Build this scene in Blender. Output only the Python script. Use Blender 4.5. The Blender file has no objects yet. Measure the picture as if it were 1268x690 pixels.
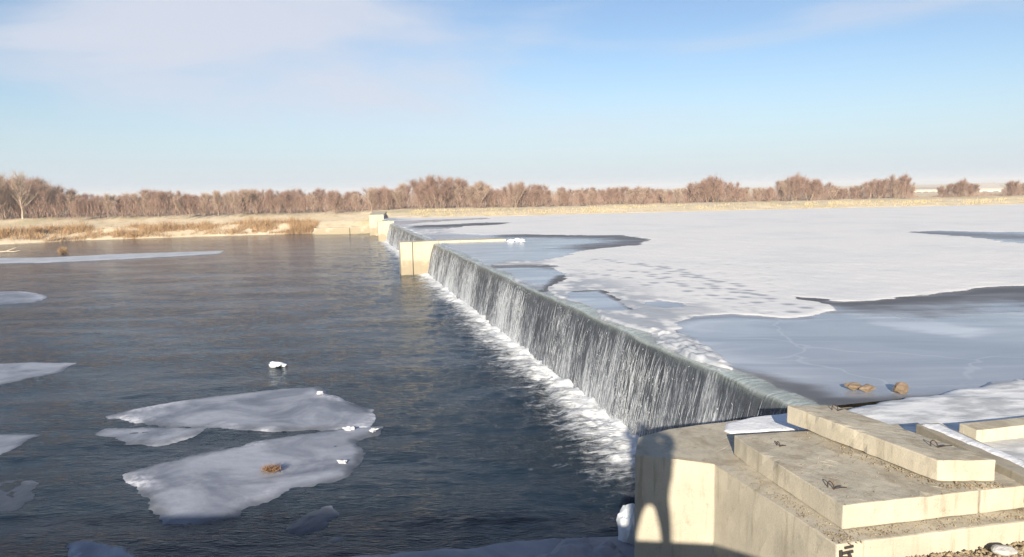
import bpy, bmesh, math, random
import numpy as np
from mathutils import Vector, Matrix, noise as mnoise

SC = bpy.context.scene
COL = SC.collection
rng = np.random.default_rng(7)
random.seed(7)
R = math.radians

# ------------------------------------------------------------------ camera
FPX, PCX, PCY, CAMH = 900.0, 634.0, 345.0, 4.6
PITCH, ROLL = math.atan(109 / 900), R(1.0)
_r0 = Vector((1, 0, 0)); _f = Vector((0, math.cos(PITCH), -math.sin(PITCH))); _u0 = Vector((0, math.sin(PITCH), math.cos(PITCH)))
_r = math.cos(ROLL) * _r0 - math.sin(ROLL) * _u0
_u = math.cos(ROLL) * _u0 + math.sin(ROLL) * _r0
cam = bpy.data.cameras.new('camera'); camo = bpy.data.objects.new('camera', cam); COL.objects.link(camo)
cam.sensor_width = 36; cam.lens = 36 * FPX / 1268; cam.clip_start = 0.05; cam.clip_end = 6000
m = Matrix((( _r.x, _u.x, -_f.x, 0), (_r.y, _u.y, -_f.y, 0), (_r.z, _u.z, -_f.z, CAMH), (0, 0, 0, 1)))
camo.matrix_world = m
SC.camera = camo

# ------------------------------------------------------------------ sun, sky, exposure
SUN_AZ, SUN_EL = R(9.5), R(18.0)          # direction the light travels (from +Y towards +X), elevation
sd = Vector((math.sin(SUN_AZ) * math.cos(SUN_EL), math.cos(SUN_AZ) * math.cos(SUN_EL), -math.sin(SUN_EL)))
sl = bpy.data.lights.new('sun', 'SUN'); sl.energy = 4.8; sl.angle = R(0.55); sl.color = (1.0, 0.90, 0.74)
slo = bpy.data.objects.new('sun', sl); COL.objects.link(slo); slo.rotation_euler = sd.to_track_quat('-Z', 'Y').to_euler()
slo.location = (-10, -40, 30)
w = bpy.data.worlds.new('World'); SC.world = w; w.use_nodes = True
nt = w.node_tree; nt.nodes.clear()
def N(t, typ, **kw):
    n = t.nodes.new(typ)
    for k, v in kw.items():
        setattr(n, k, v)
    return n
out = N(nt, 'ShaderNodeOutputWorld'); bg = N(nt, 'ShaderNodeBackground'); sky = N(nt, 'ShaderNodeTexSky')
sky.sky_type = 'NISHITA'; sky.sun_disc = False; sky.sun_elevation = SUN_EL; sky.sun_rotation = math.pi + SUN_AZ
sky.altitude = 400; sky.air_density = 1.0; sky.dust_density = 0.6; sky.ozone_density = 2.5
bg.inputs['Strength'].default_value = 0.085
tc = N(nt, 'ShaderNodeTexCoord'); mp = N(nt, 'ShaderNodeMapping')
mp.inputs['Rotation'].default_value = (0, 0, R(20)); mp.inputs['Scale'].default_value = (1.6, 2.2, 7.5)
nz = N(nt, 'ShaderNodeTexNoise'); nz.inputs['Scale'].default_value = 1.15; nz.inputs['Detail'].default_value = 6; nz.inputs['Roughness'].default_value = .5
nz.inputs['Distortion'].default_value = .4
nt.links.new(tc.outputs['Generated'], mp.inputs['Vector']); nt.links.new(mp.outputs[0], nz.inputs['Vector'])
# thin cloud veil: thickest to the left of the view, high up
sx = N(nt, 'ShaderNodeSeparateXYZ'); nt.links.new(tc.outputs['Generated'], sx.inputs[0])
def MR(t, src, a, b, c=0., d=1., smooth=True):
    n = N(t, 'ShaderNodeMapRange'); n.interpolation_type = 'SMOOTHSTEP' if smooth else 'LINEAR'
    n.inputs[1].default_value = a; n.inputs[2].default_value = b; n.inputs[3].default_value = c; n.inputs[4].default_value = d
    t.links.new(src, n.inputs[0]); return n.outputs[0]
def MA(t, op, a, b=None):
    n = N(t, 'ShaderNodeMath'); n.operation = op
    for i, v in enumerate((a, b)):
        if v is None: continue
        if isinstance(v, (int, float)): n.inputs[i].default_value = v
        else: t.links.new(v, n.inputs[i])
    return n.outputs[0]
dx = MA(nt, 'ADD', sx.outputs[0], .30); dzz = MA(nt, 'SUBTRACT', sx.outputs[2], .175)
d2 = MA(nt, 'SQRT', MA(nt, 'ADD', MA(nt, 'MULTIPLY', MA(nt, 'MULTIPLY', dx, dx), .55), MA(nt, 'MULTIPLY', MA(nt, 'MULTIPLY', dzz, dzz), 4.5)))
clump = MR(nt, d2, .0, .36, 1, 0)
cl = MA(nt, 'MULTIPLY', MR(nt, MA(nt, 'ADD', nz.outputs[0], MA(nt, 'MULTIPLY', clump, .33)), .50, .80), .9)
cl = MA(nt, 'MULTIPLY', cl, MR(nt, sx.outputs[2], .03, .12))
hz = MR(nt, sx.outputs[2], -.03, .185, .92, .0)
hsv = N(nt, 'ShaderNodeHueSaturation'); hsv.inputs['Hue'].default_value = .505; hsv.inputs['Saturation'].default_value = 1.0; hsv.inputs['Value'].default_value = .84; 
nt.links.new(sky.outputs[0], hsv.inputs['Color'])
mx0 = N(nt, 'ShaderNodeMix', data_type='RGBA'); mx0.inputs[7].default_value = (3.55, 4.3, 5.25, 1)
nt.links.new(hz, mx0.inputs[0]); nt.links.new(hsv.outputs[0], mx0.inputs[6])
mx = N(nt, 'ShaderNodeMix', data_type='RGBA'); mx.inputs[7].default_value = (4.4, 4.65, 5.3, 1)
nt.links.new(cl, mx.inputs[0]); nt.links.new(mx0.outputs[2], mx.inputs[6])
nt.links.new(mx.outputs[2], bg.inputs['Color']); nt.links.new(bg.outputs[0], out.inputs[0])

SC.view_settings.view_transform = 'Standard'; SC.view_settings.look = 'None'
SC.view_settings.exposure = 0.9; SC.view_settings.gamma = 1.0
HAZE = 0.0008
SC.render.engine = 'CYCLES'
SC.cycles.max_bounces = 6; SC.cycles.transparent_max_bounces = 12; SC.cycles.transmission_bounces = 4; SC.cycles.glossy_bounces = 3
SC.cycles.diffuse_bounces = 3; SC.cycles.caustics_reflective = False; SC.cycles.caustics_refractive = False

# ------------------------------------------------------------------ helpers
def at(px, py, z):
    d = _f + _r * ((px - PCX) / FPX) + _u * ((PCY - py) / FPX)
    t = (z - CAMH) / d.z
    return Vector((d.x * t, d.y * t, z))
W0 = np.array([5.95, 0.0]); WA = np.array([-.2457, .9693]); WN = np.array([-.9693, -.2457])   # weir line, along it, downstream
def wp(s, wv, z=0.0):
    p = W0 + WA * s + WN * wv
    return Vector((p[0], p[1], z))
def tag(o, label=None, cat=None, group=None, kind=None):
    if label: o['label'] = label
    if cat: o['category'] = cat; o['kind'] = 'thing'
    if group: o['group'] = group
    if kind: o['kind'] = kind
    return o
def empty(name, loc, label, cat, group=None, rz=0.0):
    o = bpy.data.objects.new(name, None); COL.objects.link(o); o.location = loc; o.rotation_euler.z = rz
    o.empty_display_size = .2
    return tag(o, label, cat, group)
def link_mesh(name, me, mat, parent=None):
    o = bpy.data.objects.new(name, me); COL.objects.link(o)
    if mat is not None: me.materials.append(mat)
    if parent is not None:
        o.parent = parent
        top = parent
        off = Vector(parent.location)
        while top.parent is not None:
            top = top.parent; off += Vector(top.location)
        if off.length > 0:
            n = len(me.vertices); co = np.empty(n * 3, np.float32); me.vertices.foreach_get('co', co)
            co = co.reshape(-1, 3) - np.array(off, np.float32); me.vertices.foreach_set('co', co.ravel())
    return o
def raw_mesh(name, V, F, smooth=False):
    me = bpy.data.meshes.new(name); me.from_pydata([tuple(v) for v in V], [], F)
    if smooth: me.polygons.foreach_set('use_smooth', [True] * len(me.polygons))
    me.update(); return me
def np_mesh(name, V, Q, smooth=True, k=4):
    """fast mesh from arrays, Q (n,k) faces"""
    me = bpy.data.meshes.new(name); V = np.asarray(V, np.float32); Q = np.asarray(Q, np.int32)
    me.vertices.add(len(V)); me.vertices.foreach_set('co', V.ravel())
    me.loops.add(Q.size); me.loops.foreach_set('vertex_index', Q.ravel())
    me.polygons.add(len(Q)); me.polygons.foreach_set('loop_start', np.arange(len(Q), dtype=np.int32) * k)
    me.polygons.foreach_set('use_smooth', np.full(len(Q), smooth, dtype=bool))
    me.update(calc_edges=True); me.validate(); return me
def attr(me, name, vals):
    a = me.attributes.new(name, 'FLOAT', 'POINT'); a.data.foreach_set('value', np.asarray(vals, np.float32))
_tab = rng.random((256, 256)).astype(np.float32)
def vnoise(x, y):
    x = np.asarray(x, float); y = np.asarray(y, float)
    xi = np.floor(x).astype(int); yi = np.floor(y).astype(int); fx = x - xi; fy = y - yi
    fx = fx * fx * fx * (fx * (fx * 6 - 15) + 10); fy = fy * fy * fy * (fy * (fy * 6 - 15) + 10)
    a = _tab[xi & 255, yi & 255]; b = _tab[(xi + 1) & 255, yi & 255]; c = _tab[xi & 255, (yi + 1) & 255]; d = _tab[(xi + 1) & 255, (yi + 1) & 255]
    return (a * (1 - fx) + b * fx) * (1 - fy) + (c * (1 - fx) + d * fx) * fy
def fbm(x, y, o=4, g=.5):
    t = 0; a = 1; n = 0
    for i in range(o):
        t = t + a * vnoise(x * 2 ** i + 17.3 * i, y * 2 ** i + 9.1 * i); n += a; a *= g
    return t / n
def sstep(x, a, b):
    t = np.clip((x - a) / (b - a), 0, 1); return t * t * (3 - 2 * t)
def poly_sd(P, X, Y):
    """signed distance, + inside"""
    P = np.asarray(P, float); n = len(P); best = np.full(X.shape, 1e18); ins = np.zeros(X.shape, bool)
    for i in range(n):
        a = P[i]; b = P[(i + 1) % n]; e = b - a; L = e @ e + 1e-12
        t = np.clip(((X - a[0]) * e[0] + (Y - a[1]) * e[1]) / L, 0, 1)
        best = np.minimum(best, (X - a[0] - t * e[0]) ** 2 + (Y - a[1] - t * e[1]) ** 2)
        c = (a[1] > Y) != (b[1] > Y)
        with np.errstate(divide='ignore', invalid='ignore'):
            ins ^= c & (X < (b[0] - a[0]) * (Y - a[1]) / (b[1] - a[1] + 1e-15) + a[0])
    return np.where(ins, 1, -1) * np.sqrt(best)
def wpoly(px, z):
    return [tuple(at(a, b, z)[:2]) for a, b in px]
def grid_faces(nr, nc, mask=None):
    i = np.arange(nr - 1)[:, None] * nc + np.arange(nc - 1)[None, :]
    Q = np.stack([i, i + 1, i + nc + 1, i + nc], -1).reshape(-1, 4)
    if mask is not None: Q = Q[mask.ravel()[Q].all(1)]
    return Q
def compact(V, Q):
    u, inv = np.unique(Q, return_inverse=True)
    return V[u], inv.reshape(Q.shape), u

# ------------------------------------------------------------------ materials
def new_mat(name):
    ma = bpy.data.materials.new(name); ma.use_nodes = True; t = ma.node_tree
    b = t.nodes['Principled BSDF']; return ma, t, b
def noise_n(t, scale, detail=5, rough=.55, vec=None, dist=0.):
    n = N(t, 'ShaderNodeTexNoise'); n.inputs['Scale'].default_value = scale; n.inputs['Detail'].default_value = detail
    n.inputs['Roughness'].default_value = rough; n.inputs['Distortion'].default_value = dist
    if vec is not None: t.links.new(vec, n.inputs['Vector'])
    return n.outputs[0]
def ocoord(t, scale=(1, 1, 1), rot=(0, 0, 0)):
    c = N(t, 'ShaderNodeTexCoord'); q = N(t, 'ShaderNodeMapping'); q.inputs['Scale'].default_value = scale; q.inputs['Rotation'].default_value = rot
    t.links.new(c.outputs['Object'], q.inputs['Vector']); return q.outputs[0]
def ramp(t, src, stops):
    n = N(t, 'ShaderNodeValToRGB'); e = n.color_ramp.elements
    while len(e) < len(stops): e.new(.5)
    for k, (p, c) in enumerate(stops):
        e[k].position = p; e[k].color = (c[0], c[1], c[2], 1)
    t.links.new(src, n.inputs[0]); return n.outputs[0]
def mixc(t, fac, a, b, mode='MIX'):
    n = N(t, 'ShaderNodeMix', data_type='RGBA'); n.blend_type = mode
    for i, v in ((0, fac), (6, a), (7, b)):
        if isinstance(v, (int, float)): n.inputs[i].default_value = v
        elif isinstance(v, tuple): n.inputs[i].default_value = (*v[:3], 1)
        else: t.links.new(v, n.inputs[i])
    return n.outputs[2]
def bump(t, h, strength, dist, b, prev=None):
    n = N(t, 'ShaderNodeBump'); n.inputs['Strength'].default_value = strength; n.inputs['Distance'].default_value = dist
    t.links.new(h, n.inputs['Height'])
    if prev is not None: t.links.new(prev, n.inputs['Normal'])
    t.links.new(n.outputs[0], b.inputs['Normal']); return n.outputs[0]
def at_n(t, name):
    n = N(t, 'ShaderNodeAttribute'); n.attribute_name = name; return n.outputs['Fac']

def concrete(name, c0, c1, stain=(.20, .16, .10), amount=.5, wet_z=-.1, wet_a=.6):
    ma, t, b = new_mat(name); v = ocoord(t)
    big = noise_n(t, 1.6, 6, .6, v); mid = noise_n(t, 7, 6, .65, v); fine = noise_n(t, 60, 4, .7, v)
    col = mixc(t, MR(t, big, .3, .7), c0, c1)
    vert = noise_n(t, 2.2, 5, .6, ocoord(t, (5, 5, .5)))
    col = mixc(t, MA(t, 'MULTIPLY', MR(t, vert, .52, .75), amount), col, stain)
    col = mixc(t, MA(t, 'MULTIPLY', MR(t, mid, .58, .78), amount * .8), col, stain)
    col = mixc(t, MR(t, fine, .25, .8, .18, 0), col, (.16, .14, .11))
    geo = N(t, 'ShaderNodeNewGeometry'); sz = N(t, 'ShaderNodeSeparateXYZ'); t.links.new(geo.outputs['Normal'], sz.inputs[0])
    dirt = MA(t, 'MULTIPLY', MR(t, noise_n(t, 3.1, 7, .68, v, .8), .47, .66), MR(t, sz.outputs[2], .5, .9))
    col = mixc(t, MA(t, 'MULTIPLY', dirt, .55), col, (.27, .21, .14))
    pits = N(t, 'ShaderNodeTexVoronoi'); pits.inputs['Scale'].default_value = 38; t.links.new(v, pits.inputs['Vector'])
    pit = MR(t, pits.outputs['Distance'], .06, .16, 1, 0)
    pit = MA(t, 'MULTIPLY', pit, MR(t, mid, .5, .6))
    col = mixc(t, MA(t, 'MULTIPLY', pit, .6), col, (.12, .10, .08))
    sp = N(t, 'ShaderNodeSeparateXYZ'); t.links.new(geo.outputs['Position'], sp.inputs[0])
    wet = MR(t, MA(t, 'ADD', sp.outputs[2], MA(t, 'MULTIPLY', MA(t, 'SUBTRACT', big, .5), 2.4)), wet_z - .25, wet_z + .3, wet_a, 0)
    col = mixc(t, wet, col, (.26, .205, .13))
    t.links.new(col, b.inputs['Base Color']); b.inputs['Roughness'].default_value = .88
    h = MA(t, 'SUBTRACT', MA(t, 'ADD', MA(t, 'MULTIPLY', mid, .6), MA(t, 'MULTIPLY', fine, .5)), pit)
    bump(t, h, .55, .012, b); return ma
M = {}
M['concrete'] = concrete('concrete_cream', (.545, .49, .385), (.42, .38, .30), amount=.55)
M['concrete_far'] = concrete('concrete_far', (.60, .54, .41), (.50, .445, .33), amount=.42, wet_z=.7, wet_a=.7)
M['concrete_old'] = concrete('concrete_old', (.40, .36, .28), (.31, .27, .21), amount=.55)

ma, t, b = new_mat('rebar_rust'); v = ocoord(t)
t.links.new(mixc(t, noise_n(t, 40, 4, .6, v), (.035, .028, .025), (.10, .055, .03)), b.inputs['Base Color']); b.inputs['Roughness'].default_value = .75; b.inputs['Metallic'].default_value = .3
M['rebar'] = ma
ma, t, b = new_mat('dark_paint'); b.inputs['Base Color'].default_value = (.03, .028, .025, 1); b.inputs['Roughness'].default_value = .7
M['paint'] = ma
def rock(name, c0, c1):
    ma, t, b = new_mat(name); v = ocoord(t)
    n1 = noise_n(t, 9, 6, .65, v); n2 = noise_n(t, 60, 3, .6, v)
    t.links.new(mixc(t, MR(t, n1, .3, .7), c0, c1), b.inputs['Base Color']); b.inputs['Roughness'].default_value = .9
    bump(t, MA(t, 'ADD', n1, MA(t, 'MULTIPLY', n2, .4)), .6, .02, b); return ma
M['stone'] = rock('stone_ochre', (.25, .18, .12), (.15, .11, .075))
M['stone_grey'] = rock('stone_grey', (.50, .49, .47), (.38, .37, .35))
M['gravel'] = rock('gravel', (.40, .32, .20), (.16, .12, .08))
def fibre(name, c0, c1, scale=1.2):
    ma, t, b = new_mat(name)
    oi = N(t, 'ShaderNodeObjectInfo'); v = ocoord(t)
    n1 = noise_n(t, scale, 4, .6, v); f = MA(t, 'ADD', MR(t, n1, .3, .7, 0, .7), MA(t, 'MULTIPLY', oi.outputs['Random'], .3))
    t.links.new(mixc(t, f, c0, c1), b.inputs['Base Color']); b.inputs['Roughness'].default_value = .9; b.inputs['Specular IOR Level'].default_value = .15
    return ma
M['twig'] = fibre('twig_bark', (.26, .165, .13), (.35, .235, .185))
M['twig_grey'] = fibre('twig_grey', (.36, .26, .20), (.46, .35, .27))
M['bark'] = fibre('bark', (.22, .16, .12), (.36, .28, .21))
M['bark_pale'] = fibre('bark_pale', (.62, .54, .43), (.52, .44, .34))
M['reed'] = fibre('dry_reed', (.34, .20, .095), (.47, .32, .18), .8)
M['dead'] = fibre('dead_leaf', (.22, .125, .07), (.34, .22, .13), 3)
M['drygrass'] = fibre('dry_grass', (.58, .46, .27), (.50, .42, .20), .5)

# far and near earth
ma, t, b = new_mat('earth'); v = ocoord(t)
n1 = noise_n(t, .11, 6, .6, v); n2 = noise_n(t, .9, 6, .65, v); n3 = noise_n(t, 8, 4, .6, v)
col = mixc(t, MR(t, n1, .35, .65), (.70, .59, .42), (.62, .51, .34))
col = mixc(t, MA(t, 'MULTIPLY', MR(t, n2, .5, .68), .55), col, (.40, .29, .15))
col = mixc(t, MA(t, 'MULTIPLY', MR(t, n1, .56, .66), .35), col, (.36, .36, .15))
col = mixc(t, MA(t, 'MULTIPLY', MR(t, n3, .55, .75), .35), col, (.28, .21, .13))
t.links.new(col, b.inputs['Base Color']); b.inputs['Roughness'].default_value = .95
bump(t, MA(t, 'ADD', n2, MA(t, 'MULTIPLY', n3, .3)), .5, .15, b); M['earth'] = ma

ma, t, b = new_mat('snow'); v = ocoord(t)
n1 = noise_n(t, 2.5, 6, .6, v); n2 = noise_n(t, 18, 4, .6, v)
col = mixc(t, MR(t, n1, .45, .75), (.75, .755, .77), (.60, .61, .64))
t.links.new(col, b.inputs['Base Color']); b.inputs['Roughness'].default_value = .75; b.inputs['Subsurface Weight'].default_value = 0
bump(t, MA(t, 'ADD', n1, MA(t, 'MULTIPLY', n2, .5)), .5, .05, b); M['snow'] = ma

# snow-dusted near bank: white with grey mottles where the ice shows
ma, t, b = new_mat('frosted_snow'); v = ocoord(t, (1, 2.2, 1), (0, 0, R(14)))
n1 = noise_n(t, 2.4, 5, .6, v); n2 = noise_n(t, 16, 4, .6, v); n0 = noise_n(t, .8, 4, .6, v)
mk = MR(t, MA(t, 'ADD', MA(t, 'MULTIPLY', n1, .7), MA(t, 'MULTIPLY', n0, .4)), .46, .66)
col = mixc(t, mk, (.76, .76, .76), (.42, .43, .44))
t.links.new(col, b.inputs['Base Color']); b.inputs['Roughness'].default_value = .6
bump(t, MA(t, 'ADD', n1, MA(t, 'MULTIPLY', n2, .3)), .4, .03, b); M['frost'] = ma

# floating ice
def ice_mat(name, c0, c1, rough=.35, edge=False):
    ma, t, b = new_mat(name); v = ocoord(t)
    n1 = noise_n(t, .75, 6, .6, v, .8); n2 = noise_n(t, 9, 5, .65, v)
    col = mixc(t, MR(t, n1, .32, .68), c0, c1)
    if edge:
        e = at_n(t, 'edge'); n5 = noise_n(t, .55, 2, .5, v); ee = MA(t, 'MULTIPLY', MA(t, 'MULTIPLY', MR(t, e, .0, .7), MR(t, n2, .35, .65, .2, 1)), MR(t, n5, .50, .62))
        col = mixc(t, ee, col, (.60, .61, .66))
        thin = MA(t, 'MULTIPLY', MR(t, e, .45, .95), MR(t, n5, .62, .45)); col = mixc(t, MA(t, 'MULTIPLY', thin, .75), col, (.06, .07, .085))
    t.links.new(col, b.inputs['Base Color']); b.inputs['Roughness'].default_value = rough; b.inputs['IOR'].default_value = 1.31
    bump(t, MA(t, 'ADD', n1, MA(t, 'MULTIPLY', n2, .5)), .35, .03, b); return ma
M['floe'] = ice_mat('floe_ice', (.355, .375, .435), (.15, .165, .21), .5, True)
M['floe_sunk'] = ice_mat('thin_ice', (.085, .095, .12), (.05, .055, .075), .35, True)
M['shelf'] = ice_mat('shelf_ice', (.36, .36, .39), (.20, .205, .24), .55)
M['ice_strip'] = ice_mat('strip_ice', (.55, .57, .60), (.40, .42, .46), .5)
M['ice_white'] = ice_mat('white_ice', (.78, .80, .83), (.62, .66, .70), .45)

# main ice sheet
ma, t, b = new_mat('ice_sheet'); v = ocoord(t)
sn = at_n(t, 'snow'); dk = at_n(t, 'dark'); sl_ = at_n(t, 'slush')
v2 = ocoord(t, (.35, 1.6, 1), (0, 0, R(-6)))
streak = noise_n(t, .55, 6, .6, v2, .8); n2 = noise_n(t, 6, 5, .65, v); n3 = noise_n(t, 30, 4, .6, v); n0 = noise_n(t, .25, 4, .5, v)
ice = mixc(t, MR(t, streak, .3, .7), (.27, .285, .325), (.42, .435, .47))
ice = mixc(t, MR(t, streak, .56, .70, 0, .7), ice, (.56, .57, .61))
ice = mixc(t, MR(t, n0, .48, .66, 0, .4), ice, (.21, .23, .27))
vc = N(t, 'ShaderNodeTexVoronoi'); vc.feature = 'DISTANCE_TO_EDGE'; vc.inputs['Scale'].default_value = .33
wob = N(t, 'ShaderNodeVectorMath'); wob.operation = 'ADD'; nzc = N(t, 'ShaderNodeTexNoise'); nzc.inputs['Scale'].default_value = .9; t.links.new(v, nzc.inputs['Vector']); t.links.new(v, wob.inputs[0]); t.links.new(nzc.outputs['Color'], wob.inputs[1]); t.links.new(wob.outputs[0], vc.inputs['Vector'])
ice = mixc(t, MA(t, 'MULTIPLY', at_n(t, 'pale'), MR(t, streak, .3, .65, .15, .8)), ice, (.60, .61, .65))
crk = MA(t, 'MULTIPLY', MR(t, vc.outputs['Distance'], .003, .014, 1, 0), MR(t, n0, .42, .58))
ice = mixc(t, MA(t, 'MULTIPLY', crk, .2), ice, (.62, .63, .66))
ice = mixc(t, dk, ice, (.085, .09, .105))
t.links.new(MR(t, dk, 0, .8, .38, .03), b.inputs['Specular IOR Level'])
snc = mixc(t, MR(t, n2, .4, .8, 0, .25), (.745, .735, .725), (.62, .62, .63))
snc = mixc(t, MR(t, n0, .42, .7, 0, .45), snc, (.60, .615, .65))
snc = mixc(t, sl_, snc, (.33, .36, .41))
mk = MR(t, MA(t, 'ADD', sn, MA(t, 'MULTIPLY', MA(t, 'SUBTRACT', n2, .5), .5)), .42, .58)
t.links.new(mixc(t, mk, ice, snc), b.inputs['Base Color'])
t.links.new(MA(t, 'MAXIMUM', MR(t, mk, 0, 1, .22, .8), MR(t, dk, 0, .8, .2, .6)), b.inputs['Roughness']); b.inputs['IOR'].default_value = 1.31
hh = MA(t, 'MULTIPLY', MA(t, 'ADD', n2, MA(t, 'MULTIPLY', n3, .35)), MR(t, mk, 0, 1, .06, 1))
bump(t, hh, .28, .05, b); M['ice'] = ma

# river water with foam driven by the distance from the fall
ma, t, b = new_mat('water')
wv = at_n(t, 'wd'); sv = at_n(t, 'sd'); fo = at_n(t, 'foam')
cb = N(t, 'ShaderNodeCombineXYZ'); t.links.new(MA(t, 'MULTIPLY', wv, .9), cb.inputs[0]); t.links.new(MA(t, 'MULTIPLY', sv, 3.2), cb.inputs[1])
f1 = noise_n(t, 1.4, 7, .68, cb.outputs[0], 1.2)
v = ocoord(t); vs = ocoord(t, (.65, 2.1, 1), (0, 0, R(-6)))
f2 = noise_n(t, 5, 5, .7, v, .5)
fm = MA(t, 'ADD', fo, MA(t, 'ADD', MA(t, 'MULTIPLY', MA(t, 'SUBTRACT', f1, .5), 1.25), MA(t, 'MULTIPLY', MA(t, 'SUBTRACT', f2, .5), .7)))
fmask = MA(t, 'MULTIPLY', MR(t, fm, .33, .95), MR(t, fo, .01, .14))
calm = MR(t, noise_n(t, .22, 3, .55, vs, .6), .36, .64, .45, 1.1)
n1 = noise_n(t, 4.2, 5, .58, vs, .3); n2 = noise_n(t, 15, 4, .55, vs, .2)
col = mixc(t, noise_n(t, .12, 3, .5, v), (.005, .013, .025), (.006, .016, .023))
t.links.new(mixc(t, fmask, col, (.80, .82, .84)), b.inputs['Base Color'])
t.links.new(MR(t, fmask, 0, 1, .09, .7), b.inputs['Roughness']); b.inputs['IOR'].default_value = 1.333
bump(t, MA(t, 'MULTIPLY', calm, MA(t, 'ADD', n1, MA(t, 'MULTIPLY', n2, .5))), .72, .05, b)
M['water'] = ma

# falling water: glassy dark sheet with white aerated streaks
ma, t, b = new_mat('falling_water')
sv = at_n(t, 'sd'); tv = at_n(t, 'td')
cb = N(t, 'ShaderNodeCombineXYZ'); t.links.new(MA(t, 'MULTIPLY', sv, 19), cb.inputs[0]); t.links.new(MA(t, 'MULTIPLY', tv, 1.1), cb.inputs[1])
a1 = noise_n(t, 1.0, 6, .72, cb.outputs[0], .25)
cb2 = N(t, 'ShaderNodeCombineXYZ'); t.links.new(MA(t, 'MULTIPLY', sv, .75), cb2.inputs[0]); t.links.new(MA(t, 'MULTIPLY', tv, .25), cb2.inputs[1])
a2 = noise_n(t, 1.0, 3, .6, cb2.outputs[0])
cb3 = N(t, 'ShaderNodeCombineXYZ'); t.links.new(MA(t, 'MULTIPLY', sv, 26), cb3.inputs[0]); t.links.new(MA(t, 'MULTIPLY', tv, 9), cb3.inputs[1])
a3 = noise_n(t, 1.0, 4, .7, cb3.outputs[0], .6)
k = MA(t, 'ADD', MA(t, 'ADD', a1, MA(t, 'MULTIPLY', MA(t, 'SUBTRACT', a2, .5), 1.15)), MA(t, 'MULTIPLY', MA(t, 'SUBTRACT', a3, .5), .6))
k = MA(t, 'ADD', k, MR(t, tv, 0.05, 1.9, -.12, .12, False))
st = MA(t, 'MULTIPLY', MR(t, k, .45, .86), .75)
col = mixc(t, MR(t, tv, -.02, .16), (.15, .175, .17), (.085, .096, .117))
col = mixc(t, MR(t, MA(t, 'ADD', tv, MA(t, 'MULTIPLY', MA(t, 'SUBTRACT', a2, .5), .25)), -.03, .05), (.40, .45, .44), col)
t.links.new(mixc(t, st, col  , (.60, .63, .67)), b.inputs['Base Color'])
t.links.new(MR(t, st, 0, 1, .12, .55), b.inputs['Roughness']); b.inputs['IOR'].default_value = 1.333
bump(t, MA(t, 'ADD', a1, MA(t, 'MULTIPLY', a3, .5)), .7, .05, b)
tr = N(t, 'ShaderNodeBsdfTransparent'); ms = N(t, 'ShaderNodeMixShader')
t.links.new(MR(t, k, .34, .5, .35, 0), ms.inputs[0]); t.links.new(b.outputs[0], ms.inputs[1]); t.links.new(tr.outputs[0], ms.inputs[2])
t.links.new(ms.outputs[0], t.nodes['Material Output'].inputs[0]); M['fall'] = ma
ma, t, b = new_mat('white_water'); b.inputs['Base Color'].default_value = (.56, .59, .63, 1); b.inputs['Roughness'].default_value = .5
M['foam'] = ma
ma, t, b = new_mat('wet_steel'); v = ocoord(t, (1, 1, .3))
t.links.new(mixc(t, noise_n(t, 5, 5, .6, v), (.035, .040, .040), (.085, .09, .085)), b.inputs['Base Color']); b.inputs['Roughness'].default_value = .35; M['steel'] = ma
def plain(name, c, rough=.8):
    ma, t, b = new_mat(name); v = ocoord(t)
    t.links.new(mixc(t, noise_n(t, 6, 4, .6, v), c, tuple(x * .85 for x in c)), b.inputs['Base Color']); b.inputs['Roughness'].default_value = rough; return ma
M['wall_pale'] = plain('pale_render', (.68, .58, .46)); M['roof_grey'] = plain('grey_roof', (.45, .41, .38)); M['win'] = plain('window_dark', (.05, .06, .07), .2)
M['coat'] = plain('dark_coat', (.05, .05, .06)); M['trouser'] = plain('trouser', (.04, .045, .06)); M['skin'] = plain('skin', (.45, .30, .22), .6); M['hair'] = plain('hair', (.02, .018, .015), .6)

# ------------------------------------------------------------------ the setting: ground and far bank
ICE = 1.78
bank = [(-600, -30), (-260, 35), (-120, 58)] + [(-62.8, 67.8), (-52.5, 74.5), (-47.8, 79.0), (-36, 83.2), (-23.6, 85.3), (-19.2, 85.6), (-14.5, 83.5), (-8, 80.5), (-1.1, 80.6), (17.8, 85.0), (35.9, 88.2), (63.8, 91.0), (110, 95), (300, 108), (700, 120)]
bx = np.array([p[0] for p in bank], float); by = np.array([p[1] for p in bank], float)
xs = np.concatenate([np.linspace(-600, -80, 40), np.arange(-78, 112, .7), np.linspace(114, 700, 45)])
off = np.array([-14, -6, -2.5, -1, -.4, 0, .3, .6, 1, 1.5, 2, 2.6, 3.2, 4, 5, 6, 7, 8, 9, 10, 11, 12, 13, 15, 18, 22, 28, 38, 60, 110, 200, 400, 800, 1500], float)
XX = np.repeat(xs[None], len(off), 0); OO = np.repeat(off[:, None], len(xs), 1)
level = sstep(xs, -16.5, -14.0) * 1.75
LL = np.repeat(level[None], len(off), 0)
YY = np.interp(XX, bx, by) + OO + (fbm(XX * .3, OO * 0 + 3, 3) - .5) * 1.2
XE = XX * (1 + np.clip(OO, 0, 150) / 130)
hL = np.interp(OO, [-14, -1, 0, .6, 2, 4, 7, 12, 16, 60, 1500], [-1.6, -.5, -.05, .18, .55, 1.15, 1.55, 2.15, 2.25, 2.3, 3.0])
hR = np.interp(OO, [-14, -1, 0, .6, 2, 4, 7, 12, 16, 60, 1500], [-1.6, 1.0, 1.72, 1.85, 1.98, 2.2, 2.3, 2.35, 2.3, 2.3, 3.0])
k = LL / 1.75
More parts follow.
